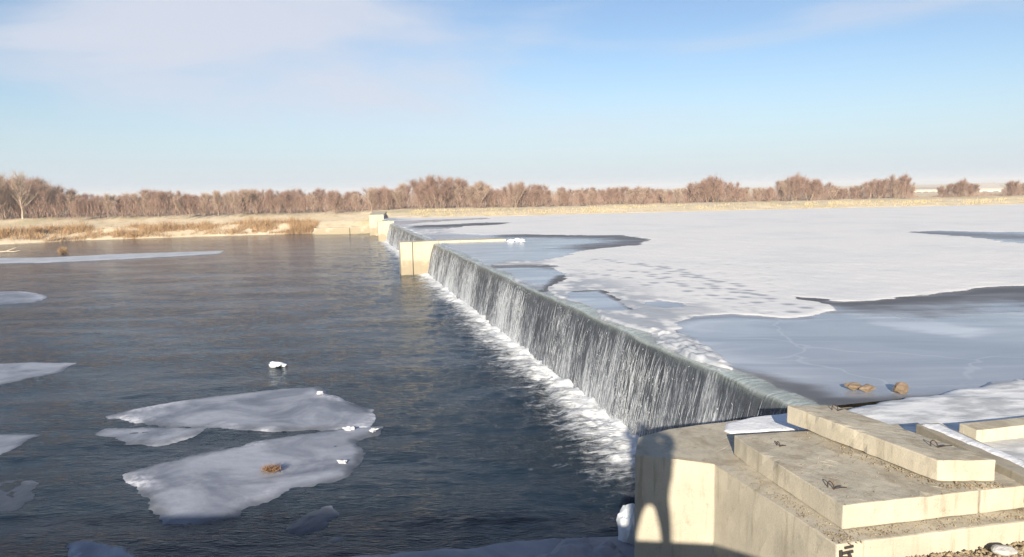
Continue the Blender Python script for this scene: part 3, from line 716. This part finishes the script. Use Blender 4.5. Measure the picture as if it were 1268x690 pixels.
# boiling foam at the foot: rough heaped sheet
for s0, s1, n in ((9.5, 42.0, 460), (43.0, 71.0, 200)):
    ss = np.linspace(s0, s1, n); ww = np.linspace(.18, 1.15, 34); Wg_, Sg_ = np.meshgrid(ww, ss)
    hgt = (fbm(Sg_ * 3.4, Wg_ * 3.0 + 30, 5, .66) - .34) * .17 * np.exp(-((Wg_ - .42) / .30) ** 2) - .035 + (fbm(Sg_ * 9, Wg_ * 9, 3) - .5) * .05
    X = W0[0] + WA[0] * Sg_ + WN[0] * Wg_; Y = W0[1] + WA[1] * Sg_ + WN[1] * Wg_
    keep = hgt > -.03
    Q = grid_faces(n, len(ww), keep); V = np.stack([X, Y, hgt], -1).reshape(-1, 3); V, Q, u = compact(V, Q)
    me = np_mesh('foam', V, Q[:, ::-1]); tag(link_mesh('foam', me, M['foam']), kind='stuff')

p1 = empty('concrete_pier', wp(42.5, .8, -1.2), 'middle concrete pier whose thin wall top runs out into the frozen pool', 'pier')
link_mesh('pier_body', rough_prism('pier_body', [tuple(wp(42.1, -.3)[:2]), tuple(wp(42.12, 1.15)[:2]), tuple(wp(41.98, 1.20)[:2]), tuple(wp(42.04, 1.85)[:2]), tuple(wp(43.3, 1.80)[:2]), tuple(wp(43.0, -.3)[:2])], -1.4, 1.84, .03, .5, .01), M['concrete_far'], p1)
link_mesh('wing_wall', rough_prism('wing_wall', [tuple(wp(41.95, -.305)[:2]), tuple(wp(43.0, -.305)[:2]), tuple(wp(42.6, -4.1)[:2]), tuple(wp(41.6, -4.1)[:2])], -1.0, 1.86, .03, .5, .01), M['concrete_far'], p1)
p2 = empty('concrete_pier', wp(71.4, .5, -1.2), 'smaller far concrete pier at the distant end of the fall', 'pier')
link_mesh('pier_body', rough_prism('pier_body', [tuple(wp(71.0, -.45)[:2]), tuple(wp(71.25, 1.05)[:2]), tuple(wp(72.0, 1.05)[:2]), tuple(wp(71.9, -.45)[:2])], -1.4, 1.92, .03, .5, .01), M['concrete_far'], p2)
fa = empty('concrete_abutment', (-14.5, 82.5, 0), 'far concrete abutment where the weir meets the opposite bank', 'abutment')
link_mesh('wall', rough_prism('wall', P2([(458, 292), (476, 291.5), (480, 283), (462, 283.5)], .0), -1.4, 2.25, .03, .8, .01), M['concrete_far'], fa)
wl = empty('retaining_wall', (-21, 85, 0), 'low pale retaining wall at the water edge beside the brown reeds', 'wall')
pa = at(389, 290.5, 0); pb = at(433, 290, 0)
link_mesh('wall_body', rough_prism('wall_body', [(pa.x, pa.y), (pb.x, pb.y), (pb.x, pb.y + .6), (pa.x, pa.y + .6)], -1.2, .72, .03, .8, .01), M['concrete_far'], wl)
wl = empty('retaining_wall', (-17, 85, 0), 'short bright wall stub between the long low wall and the far abutment', 'wall')
pa = at(433.6, 289.9, 0); pb = at(459, 289.3, 0)
link_mesh('wall_body', rough_prism('wall_body', [(pa.x, pa.y), (pb.x, pb.y), (pb.x, pb.y + .6), (pa.x, pa.y + .6)], -1.2, .85, .03, .8, .01), M['concrete_far'], wl)

# ------------------------------------------------------------------ floating ice
def floe(px, label, z=.03, mat='floe', thick=.030, group='ice floes below the weir', step=.035, ew=.16, amp=.008, ns=3.2, lumps=()):
    P = wpoly(px, 0)
    c = np.array(P).mean(0)
    o = sheet('ice_floe', P, z * .4 - .018, M[mat], thick, step, ew, amp, nscale=ns, sink=.06, soft=True)
    return tag(o, label, 'ice floe', group)
f1 = floe([(137, 515), (165, 508), (220, 498), (300, 488), (350, 482), (398, 479), (403, 489), (430, 498), (458, 508), (462, 520), (455, 530), (400, 531), (300, 531), (185, 528)], 'big grey ice floe with pointed left end, behind the floe with the brown tuft', .05)
f2 = floe([(115, 540), (130, 531), (180, 529), (262, 531), (230, 541), (195, 552), (150, 548)], 'thin diamond shaped grey floe under the left end of the large one', .03, 'floe', .03)
f3 = floe([(160, 588), (200, 575), (250, 563), (300, 553), (330, 545), (380, 538), (430, 531), (479, 528), (462, 538), (440, 545), (444, 562), (432, 592), (370, 606), (320, 622), (290, 640), (250, 648), (205, 648), (178, 612)], 'large ragged ice floe carrying a brown tuft, in front of the other big one', .05)
floe([(-40, 452), (40, 449), (92, 450), (75, 461), (50, 467), (0, 476), (-40, 480)], 'long grey floe at the left edge above the large pair', .03)
floe([(-40, 362), (30, 361), (60, 367), (45, 375), (0, 378), (-40, 378)], 'farthest pale floe at the left edge of the open water', .03, step=.12)
floe([(-60, 541), (20, 538), (50, 538), (25, 555), (0, 568), (-60, 585)], 'wedge shaped grey floe at the left edge beside the pointed one', .03)
floe([(-60, 597), (20, 594), (52, 598), (45, 615), (20, 632), (-60, 645)], 'dim sunken floe at the left edge below the wedge', .015, 'floe_sunk', .02)
floe([(85, 675), (105, 672), (150, 681), (165, 692), (150, 700), (92, 700)], 'small shaded snowy floe near the bottom left', .04, step=.025, ew=.06)
floe([(358, 655), (372, 640), (405, 628), (412, 636), (402, 652), (375, 661)], 'small murky sunken floe below the brown tuft', .015, 'floe_sunk', .02, step=.03)
floe([(385, 692), (400, 670), (428, 658), (434, 664), (418, 690), (395, 704)], 'narrow murky ice piece just off the near ice shelf', .015, 'floe_sunk', .02, step=.03)
floe([(-40, 320), (60, 319), (140, 315), (278, 310.5), (272, 314), (150, 321), (60, 325), (-40, 327)], 'long thin white strip of ice along the far left bank', .03, 'ice_strip', .03, 'ice floes below the weir', .22, .3)
# upended bits of ice
def lump(name, c, r_, label, cat, mat, squash=(1, 1, .6), seed=0, grp=None, sub=3, rough=.45):
    bm = bmesh.new(); bmesh.ops.create_icosphere(bm, subdivisions=sub, radius=1)
    for v in bm.verts:
        q = v.co * 1.3 + Vector((seed * 7.1, seed * 3.3, 0)); cell = mnoise.voronoi(q)[0][0]
        k = 1 + rough * (mnoise.fractal(q, .8, 2, 4)) - rough * .4 * cell
        v.co = Vector((v.co.x * squash[0], v.co.y * squash[1], v.co.z * squash[2])) * (r_ * k)
    me = bpy.data.meshes.new(name); bm.to_mesh(me); bm.free()
    o = link_mesh(name, me, M[mat]); o.location = c
    return tag(o, label, cat, grp) if label else o
lump('ice_chunk', at(343, 452, .02), .26, 'small white ice chunk drifting alone above the big floes', 'ice chunk', 'ice_white', (1, .7, .28), 1)
for k, (px, py, r_, lab) in enumerate(((396, 487, .06, 'white ice fragment upended on the tip of the rear big floe'), (432, 531, .065, 'white ice fragment where the two big floes touch'), (424, 572, .05, 'ice fragment on the right end of the ragged floe'), (462, 533, .05, 'ice fragment on the pointed right corner of the ragged floe'))):
    lump('ice_fragment', at(px, py, .06), r_, lab, 'ice fragment', 'ice_strip', (1.5, .8, .75), k + 3, rough=.9)
lump('ice_mass', at(779, 662, .15) + Vector((.02, .1, 0)), .30, 'rounded white ice frozen to the foot of the near abutment', 'ice lump', 'ice_white', (.55, .7, 1.25), 11, rough=.3)
# ice shelf along the quay and snowy heap on it
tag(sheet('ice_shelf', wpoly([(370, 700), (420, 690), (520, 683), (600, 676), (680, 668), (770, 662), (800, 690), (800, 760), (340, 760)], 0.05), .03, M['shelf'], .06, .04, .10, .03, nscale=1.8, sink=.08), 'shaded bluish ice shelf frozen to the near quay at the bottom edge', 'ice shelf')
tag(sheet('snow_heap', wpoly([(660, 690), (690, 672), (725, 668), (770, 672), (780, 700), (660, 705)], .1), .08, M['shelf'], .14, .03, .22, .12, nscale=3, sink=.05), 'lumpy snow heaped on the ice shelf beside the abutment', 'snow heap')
# stones on the pool ice
for k, (px, py, r_, sq, lab) in enumerate(((1057, 480.5, .115, (1, .7, .45), 'left flat ochre stone of the touching pair on the grey ice'), (1073, 482.5, .12, (1, .6, .42), 'right ochre stone of the touching pair on the grey ice'), (1115, 484.5, .105, (1, .8, .85), 'single taller ochre stone on the grey ice near the snowy bank'))):
    c = at(px, py, ICE); lump('stone', (c.x, c.y, ICE + r_ * sq[2] * .45), r_, lab, 'stone', 'stone', sq, k + 20, 'stones on the ice', 2, .35)
lump('stone', at(1243, 686, 1.52) + Vector((0, 0, .03)), .085, 'smooth pale grey stone in the gravel at the bottom right corner', 'stone', 'stone_grey', (1.3, .8, .5), 31, None, 3, .15)
for k, (px, py) in enumerate(((640, 297), (632, 298.5), (646, 298.5))):
    lump('ice_chunk', at(px, py, ICE + .05), .20, None, None, 'ice_white', (1, .7, .5), k + 40)
for o in [x for x in bpy.data.objects if x.name.startswith('ice_chunk') and 'label' not in x]:
    tag(o, 'white ice chunk at the outer end of the middle pier wall', 'ice chunk', 'ice chunks off the pier wall')

# ------------------------------------------------------------------ vegetation
def strip_mesh(name, B, T, wd, side):
    """thin 3-vertex blades: base centres B, tips T, widths, side vectors"""
    n = len(B); V = np.empty((n, 3, 3)); V[:, 0] = B - side * wd[:, None]; V[:, 1] = B + side * wd[:, None]; V[:, 2] = T
    return np_mesh(name, V.reshape(-1, 3), np.arange(n * 3).reshape(-1, 3), False, 3)
def rand_side(n, g):
    a = g.random(n) * 6.283; return np.stack([np.cos(a), np.sin(a), g.normal(0, .3, n)], -1)
def make_tree(seed, Hh, stems, clear, spread, dens, tw=.0085):
    g = np.random.default_rng(seed); rr = random.Random(seed)
    bm = bmesh.new(); TB = []; TT = []
    def twigs(p, d, L, n):
        for _ in range(n):
            tt = rr.random(); b_ = p + d * (L * tt)
            dd = (d.normalized() + Vector((rr.gauss(0, .42), rr.gauss(0, .42), rr.gauss(.5, .3)))).normalized()
            l = rr.uniform(.35, 1.25) * (Hh / 5.5); e = b_ + dd * l; TB.append(tuple(b_)); TT.append(tuple(e))
            for _ in range(2):
                q = b_.lerp(e, rr.uniform(.25, .85)); d3 = (dd + Vector((rr.gauss(0, .6), rr.gauss(0, .6), rr.gauss(.1, .4)))).normalized()
                TB.append(tuple(q)); TT.append(tuple(q + d3 * l * rr.uniform(.35, .75)))
    for sI in range(stems):
        ang = rr.random() * 6.283; lean = rr.uniform(.05, .28) * spread * (0 if stems == 1 else 1) + rr.uniform(0, .05)
        d = Vector((math.cos(ang) * lean, math.sin(ang) * lean, 1)).normalized()
        p = Vector((math.cos(ang), math.sin(ang), 0)) * (rr.uniform(.05, .35) if stems > 1 else 0); hs = Hh * rr.uniform(.78, .97)
        n = 8; pts = [p.copy()]
        for k in range(n):
            d = (d + Vector((rr.gauss(0, .07), rr.gauss(0, .07), .03))).normalized(); p = p + d * (hs / n); pts.append(p.copy())
        r0_ = .018 * Hh / (stems ** .35); tube(bm, pts, [r0_ * (1 - .85 * k / n) for k in range(n + 1)], 5)
        for k in range(int(24 * dens)):
            tt = clear + (1 - clear) * rr.random() ** .9; i = min(int(tt * n), n - 1); b_ = pts[i].lerp(pts[i + 1], tt * n - i)
            a2 = rr.random() * 6.283; el = rr.uniform(.55, 1.15)
            d2 = Vector((math.cos(a2) * math.cos(el), math.sin(a2) * math.cos(el), math.sin(el)))
            L = ((1 - tt) * .42 + .10) * Hh * rr.uniform(.6, 1.1) * spread
            q = b_.copy(); bp = [q.copy()]
            for j in range(4):
                d2 = (d2 + Vector((rr.gauss(0, .13), rr.gauss(0, .13), .12))).normalized(); q0 = q.copy(); q = q + d2 * L / 4; bp.append(q.copy())
                twigs(q0, d2, L / 4, int(4 * dens) + (j > 0))
            tube(bm, bp, [r0_ * .32 * (1 - tt * .5) * (1 - .8 * j / 4) for j in range(5)], 3)
        twigs(pts[-2], pts[-1] - pts[-2], 1.0, 14)
    B = np.array(TB); T = np.array(TT); n = len(B)
    crown = strip_mesh('crown', B, T, np.full(n, tw) * g.uniform(.7, 1.4, n), rand_side(n, g))
    me = bpy.data.meshes.new('trunk'); bm.to_mesh(me); bm.free()
    return me, crown
protos = []
for k, (Hh, st, clr, sp, de) in enumerate(((5.0, 5, .10, .9, 1.15), (5.4, 3, .18, .8, 1.25), (5.2, 6, .08, 1.15, 1.05), (5.6, 2, .25, .7, 1.3), (4.6, 7, .05, 1.3, 1.0), (5.0, 4, .12, 1.0, 1.2), (6.2, 1, .16, 1.25, 1.9))):
    tm, cm = make_tree(100 + k, Hh, st, clr, sp, de)
    Hh = max(v_.co.z for v_ in cm.vertices) * .95
    tm.materials.append(M['bark_pale'] if k == 6 else M['bark']); cm.materials.append(M['twig_grey'] if k in (6, 3) else M['twig']); protos.append((Hh, tm, cm))
def plant_tree(kind, loc, h, label, group, wide=1.0, rz=0.0):
    Hh, tm, cm = protos[kind]; t_ = empty('bare_tree', loc, label, 'tree', group, rz); k = h / Hh; t_.scale = (k * wide, k * wide, k)
    for nm, me in (('trunk', tm), ('crown', cm)):
        o = bpy.data.objects.new(nm, me); COL.objects.link(o); o.parent = t_
    return t_
px_top = [-80, 0, 30, 60, 78, 95, 130, 165, 200, 240, 290, 330, 380, 440, 480, 515, 540, 570, 595, 615, 640, 670, 700, 730, 770, 810, 835, 860, 885, 905, 925, 950, 985, 1010, 1035, 1060, 1085, 1110, 1128, 1140, 1165, 1190, 1210, 1235, 1255, 1300]
py_top = [214, 211, 209, 219, 226, 236, 237, 233, 229, 235, 232, 230, 231, 232, 226, 220, 213, 217, 223, 231, 222, 226, 231, 229, 228, 229, 233, 222, 213, 217, 232, 228, 211, 217, 228, 228, 218, 211, 222, 240, 228, 219, 224, 231, 221, 224]
def tree_line(px): # world position of the treeline foot at this picture column
    a = np.array([-61.3, 87.6]); c = np.array([85.0, 120.9]); q = (px - 0) / 1268.0
    p = at(px, 272 - 29 * q, 2.25); return p
trng = random.Random(11)
specials = {28: ('tall bare tree with a pale straight trunk at the left end of the treeline', 6, 1.0), 8: ('bare forked pale-stemmed tree at the very left edge', 3, 1.0),
    543: ('tallest bare tree in the middle of the treeline, above the middle pier', 1, 1.1), 884: ('rounded bare tree rising alone over low brush, left of the two tall right hand trees', 2, 1.15),
    984: ('broad dark bare tree, tallest on the right half of the bank', 4, 1.05), 1112: ('bushy bare tree just left of the long pale building', 5, 1.05),
    1190: ('broad low bare tree between the long pale building and the little house', 4, 1.25), 1256: ('bare tree at the right edge beside the little house', 2, 1.0), 640: ('bare tree peaking just right of the middle gap in the treeline', 5, 1.0)}
def wtop(px): return float(np.interp(px, px_top, py_top))
def put(px, back, lab, grp, kind, wide, jit=1.0):
    f = tree_line(px); d = Vector((f.x, f.y, 0)).normalized(); p = f + d * back; dist = math.hypot(p.x, p.y)
    hor = 236 - math.tan(ROLL) * (px - 634)      # horizon height in this column
    ztop = CAMH + (hor - wtop(px)) * p.y / 900.0
    p.z = 2.15; h = max(1.6, (ztop - 2.15) * jit)
    plant_tree(kind, p, h, lab, grp, wide, trng.random() * 6.28)
GL = 'slender leafless reddish brown tree in the dense treeline along the far bank'
for px, (lab, kind, wide) in specials.items():
    put(px, 1.5, lab, None, kind, wide)
px = -70.0
while px < 1300:
    for row, (b0_, b1_) in enumerate(((.5, 4), (5, 11), (12, 20))):
        if 1128 < px < 1162 or 1212 < px < 1238: 
            if row > 0 or trng.random() < .6: continue
        q = px + trng.uniform(-7, 7); kind = trng.choice((0, 0, 1, 1, 2, 3, 4, 5, 5)) ; j = trng.uniform(.72, .99) if row == 0 else trng.uniform(.78, 1.02)
        if row == 0 and trng.random() < .35: kind, j = 3, trng.uniform(.75, 1.0)
        put(q, trng.uniform(b0_, b1_), GL, 'bare trees along the far bank', kind, trng.uniform(1.1, 1.6), j)
    px += 15.5
# low brush at the foot of the trees
g = np.random.default_rng(5); n = 60000
pxv = g.uniform(-90, 1330, n); bk = g.uniform(-.5, 16, n)
foot_ = np.array([tuple(tree_line(v_)) for v_ in np.linspace(-90, 1330, 300)]); qx = np.linspace(-90, 1330, 300)
fx = np.interp(pxv, qx, foot_[:, 0]); fy = np.interp(pxv, qx, foot_[:, 1]); dn = np.hypot(fx, fy)
ptop = (CAMH + (236 - .01745 * (pxv - 634) - np.interp(pxv, px_top, py_top)) * (fy + bk) / 900. - 2.1)
hv = np.clip(ptop, 1, 6) * g.uniform(.25, .85, n) * (.5 + .8 * fbm(fx * .3, bk * .3, 3)); hv *= np.where((pxv > 1126) & (pxv < 1240), .55, 1)
B = np.stack([fx + fx / dn * bk, fy + fy / dn * bk, np.full(n, 2.0)], -1); zb = g.random(n) ** .8; B[:, 2] += zb * hv * .75
T = B + np.stack([g.normal(0, .35, n), g.normal(0, .35, n), np.ones(n)], -1) * np.clip(hv, 0, 1.6)[:, None] * .55
tag(link_mesh('undergrowth', strip_mesh('undergrowth', B, T, g.uniform(.008, .02, n), rand_side(n, g)), M['twig']), kind='stuff')
# reeds on the left bank slope
n = 30000; xv = g.uniform(-75, -23.5, n); ov = g.uniform(.2, 4.6, n) ; cl_ = fbm(xv * .55, ov * .7, 3)
keep = cl_ > .40; xv = xv[keep]; ov = ov[keep]; cl_ = cl_[keep]; n = len(xv)
B = np.array([tuple(bank_pt(a, b_)) for a, b_ in zip(xv, ov)]); B[:, 2] -= .12
hv = g.uniform(.25, .75, n) * (.5 + 1.3 * (cl_ - .35) / .4)
T = B + np.stack([g.normal(0, .45, n), g.normal(0, .45, n), np.ones(n)], -1) * hv[:, None]
tag(link_mesh('reeds', strip_mesh('reeds', B, T, g.uniform(.012, .035, n), rand_side(n, g)), M['reed']), kind='stuff')
# dry grass along the right hand bank
n = 16000; xv = g.uniform(-12, 95, n); ov = g.uniform(.6, 9, n); cl_ = fbm(xv * .25, ov * .5, 3); keep = cl_ > .45; xv = xv[keep]; ov = ov[keep]; n = len(xv)
B = np.array([tuple(bank_pt(a, b_)) for a, b_ in zip(xv, ov)]); B[:, 2] -= .08
hv = g.uniform(.15, .45, n); T = B + np.stack([g.normal(0, .5, n), g.normal(0, .5, n), np.ones(n)], -1) * hv[:, None]
tag(link_mesh('dry_grass', strip_mesh('dry_grass', B, T, g.uniform(.01, .03, n), rand_side(n, g)), M['drygrass']), kind='stuff')
# separate shrubs at the top of the reed slope
def shrub(loc, h, label, grp, mat='reed', n=900, seed=0, spread=.8):
    s_ = empty('dry_shrub', loc, label, 'shrub', grp); g2 = np.random.default_rng(seed)
    d = np.stack([g2.normal(0, .6, n), g2.normal(0, .45, n), np.abs(g2.normal(.55, .3, n))], -1); d /= np.linalg.norm(d, axis=1)[:, None]
    r0_ = g2.random(n) * .6; B = d * r0_[:, None] * np.array([spread, spread, h]); T = d * (r0_ + g2.uniform(.2, .4, n))[:, None] * np.array([spread, spread, h]) + g2.normal(0, .05, (n, 3))
    base = np.array(loc); me = strip_mesh('stems', B + base, T + base, g2.uniform(.008, .02, n), rand_side(n, g2)); link_mesh('stems', me, M[mat], s_)
shrub(at(47, 287, 1.05), .75, 'left of the two rounded dry shrubs standing on top of the reed slope', 'dry shrubs on the reed slope', seed=1, spread=1.0)
shrub(at(66, 285.5, 1.05), .65, 'right of the two rounded dry shrubs standing on top of the reed slope', 'dry shrubs on the reed slope', seed=2, spread=1.1)
shrub(at(78, 314, 0.0), .75, 'lone dry tuft standing in the water above the white ice strip', None, seed=3, spread=.7)
# brown tuft on the ragged floe
c = at(336, 583, .07); s_ = empty('dry_tuft', c, 'small orange brown tuft frozen into the ragged floe', 'tuft')
n = 700; d = np.stack([g.normal(0, .7, n), g.normal(0, .6, n), np.abs(g.normal(.4, .3, n))], -1); B = np.array(c) + d * np.array([.085, .06, .035]); T = B + g.normal(0, 1, (n, 3)) * np.array([.06, .06, .035]) + np.array([0, 0, .02]); T = T + d * np.array([.02, .02, .04]) * g.uniform(.4, 1, n)[:, None]
link_mesh('blades', strip_mesh('blades', B, T, g.uniform(.003, .008, n), rand_side(n, g)), M['dead'], s_)
# bent twig in the shallows
bm = bmesh.new(); c = at(10, 313, 0)
tube(bm, [c + Vector((-1.2, 0, .05)), c + Vector((-.2, .1, .12)), c + Vector((.7, .1, .45))], [.05, .04, .015], 5); tube(bm, [c + Vector((-.2, .1, .12)), c + Vector((.5, 0, .08)), c + Vector((1.2, -.2, .2))], [.035, .03, .01], 5)
me = bpy.data.meshes.new('driftwood'); bm.to_mesh(me); bm.free(); tag(link_mesh('driftwood', me, M['bark_pale']), 'forked grey driftwood branch lying in the shallows by the left bank', 'driftwood')

# ------------------------------------------------------------------ far buildings in the gaps
def house(px, dist, L, Dp, hh, rise, label, nwin):
    p = at(px, 244, 2.2); d = Vector((p.x, p.y, 0)).normalized(); c = Vector((d.x * dist, d.y * dist, 2.0))
    h = empty('farm_building', c, label, 'building'); x0, x1, y0, y1 = c.x - L / 2, c.x + L / 2, c.y, c.y + Dp
    z0, z1 = -1.0, 2.0 + hh; ym = (y0 + y1) / 2
    V = [(x0, y0, z0), (x1, y0, z0), (x1, y1, z0), (x0, y1, z0), (x0, y0, z1), (x1, y0, z1), (x1, y1, z1), (x0, y1, z1), (x0, ym, z1 + rise), (x1, ym, z1 + rise)]
    link_mesh('wall', raw_mesh('wall', V, [(0, 1, 5, 4), (1, 2, 6, 9, 5), (2, 3, 7, 6), (3, 0, 4, 8, 7)]), M['wall_pale'], h)
    e = .3; V = [(x0 - e, y0 - e, z1 - .1), (x1 + e, y0 - e, z1 - .1), (x1 + e, ym, z1 + rise + .03), (x0 - e, ym, z1 + rise + .03), (x1 + e, y1 + e, z1 - .1), (x0 - e, y1 + e, z1 - .1)]
    V2 = [(a, b_, c_ + .14) for a, b_, c_ in V]
    F = [(0, 1, 2, 3), (3, 2, 4, 5), (9, 8, 7, 6), (11, 10, 8, 9), (0, 6, 7, 1), (4, 10, 11, 5), (1, 7, 8, 2), (2, 8, 10, 4), (0, 3, 9, 6), (3, 5, 11, 9)]
    link_mesh('roof', raw_mesh('roof', V + V2, F), M['roof_grey'], h)
    for i in range(nwin):
        xc = x0 + L * (i + .5) / nwin
        V = [(xc - .6, y0 - .04, 1.4), (xc + .6, y0 - .04, 1.4), (xc + .6, y0 - .04, 2.5), (xc - .6, y0 - .04, 2.5), (xc - .6, y0 + .1, 1.4), (xc + .6, y0 + .1, 1.4), (xc + .6, y0 + .1, 2.5), (xc - .6, y0 + .1, 2.5)]
        link_mesh('window', raw_mesh('window', V, [(0, 1, 2, 3), (0, 4, 5, 1), (1, 5, 6, 2), (2, 6, 7, 3), (3, 7, 4, 0), (7, 6, 5, 4)]), M['win'], h)
house(1146, 215, 9, 6, 1.0, .35, 'long low pale building showing through a gap in the right hand trees', 5)
house(1226, 205, 5, 6, 1.1, 1.2, 'little pale house with a gable roof near the right edge behind the trees', 2)

# ------------------------------------------------------------------ the photographer, standing behind the lens; the shadow falls on the abutment
pr = empty('person', (.12, -.42, 3.0), 'person in a dark coat standing on the quay taking the picture', 'person')
def skin_obj(name, joints, bones, mat, parent):
    me = bpy.data.meshes.new(name); me.from_pydata([j[0] for j in joints], bones, [])
    o = bpy.data.objects.new(name, me); COL.objects.link(o); o.parent = parent; me.materials.append(mat)
    md = o.modifiers.new('skin', 'SKIN'); sv_ = me.skin_vertices[0].data
    for i, j in enumerate(joints): sv_[i].radius = j[1]
    sv_[0].use_root = True; sb = o.modifiers.new('sub', 'SUBSURF'); sb.levels = 1; sb.render_levels = 1; return o
J = [((0, 0, .92), (.25, .13)), ((0, 0, 1.15), (.25, .13)), ((0, 0, 1.38), (.25, .12)), ((0, .0, 1.50), (.09, .08)), ((0, .03, 1.60), (.085, .10)), ((0, .03, 1.72), (.075, .09)),
     ((.13, 0, .86), (.10, .10)), ((.185, .02, .48), (.065, .07)), ((.195, 0, .08), (.05, .05)), ((.20, .14, .04), (.045, .035)),
     ((-.13, 0, .86), (.10, .10)), ((-.19, .02, .48), (.065, .07)), ((-.22, 0, .08), (.05, .05)), ((-.23, .14, .04), (.045, .035)),
     ((.22, 0, 1.42), (.09, .08)), ((.27, .16, 1.48), (.07, .07)), ((.13, .28, 1.50), (.04, .04)), ((.08, .32, 1.56), (.035, .02)),
     ((-.22, 0, 1.42), (.09, .08)), ((-.27, .16, 1.48), (.07, .07)), ((-.20, .28, 1.50), (.04, .04)), ((-.16, .32, 1.56), (.035, .02))]
E_ = [(0, 1), (1, 2), (2, 3), (3, 4), (4, 5), (0, 6), (6, 7), (7, 8), (8, 9), (0, 10), (10, 11), (11, 12), (12, 13), (2, 14), (14, 15), (15, 16), (16, 17), (2, 18), (18, 19), (19, 20), (20, 21)]
skin_obj('body', J, E_, M['coat'], pr)

# ------------------------------------------------------------------ thin winter haze over the plain
me = bpy.data.meshes.new('haze'); bm = bmesh.new(); bmesh.ops.create_cube(bm, size=1)
for v in bm.verts: v.co = Vector((v.co.x * 3800, v.co.y * 3800, -3.2 if v.co.z < 0 else 14.0))
bm.to_mesh(me); bm.free()
ma = bpy.data.materials.new('haze'); ma.use_nodes = True; t = ma.node_tree; t.nodes.clear()
oo = N(t, 'ShaderNodeOutputMaterial'); vo = N(t, 'ShaderNodeVolumePrincipled'); vo.inputs['Color'].default_value = (.97, .975, 1, 1); vo.inputs['Density'].default_value = HAZE; vo.inputs['Anisotropy'].default_value = -.05
t.links.new(vo.outputs[0], oo.inputs['Volume'])
if HAZE > 0: tag(link_mesh('haze', me, ma), kind='stuff')
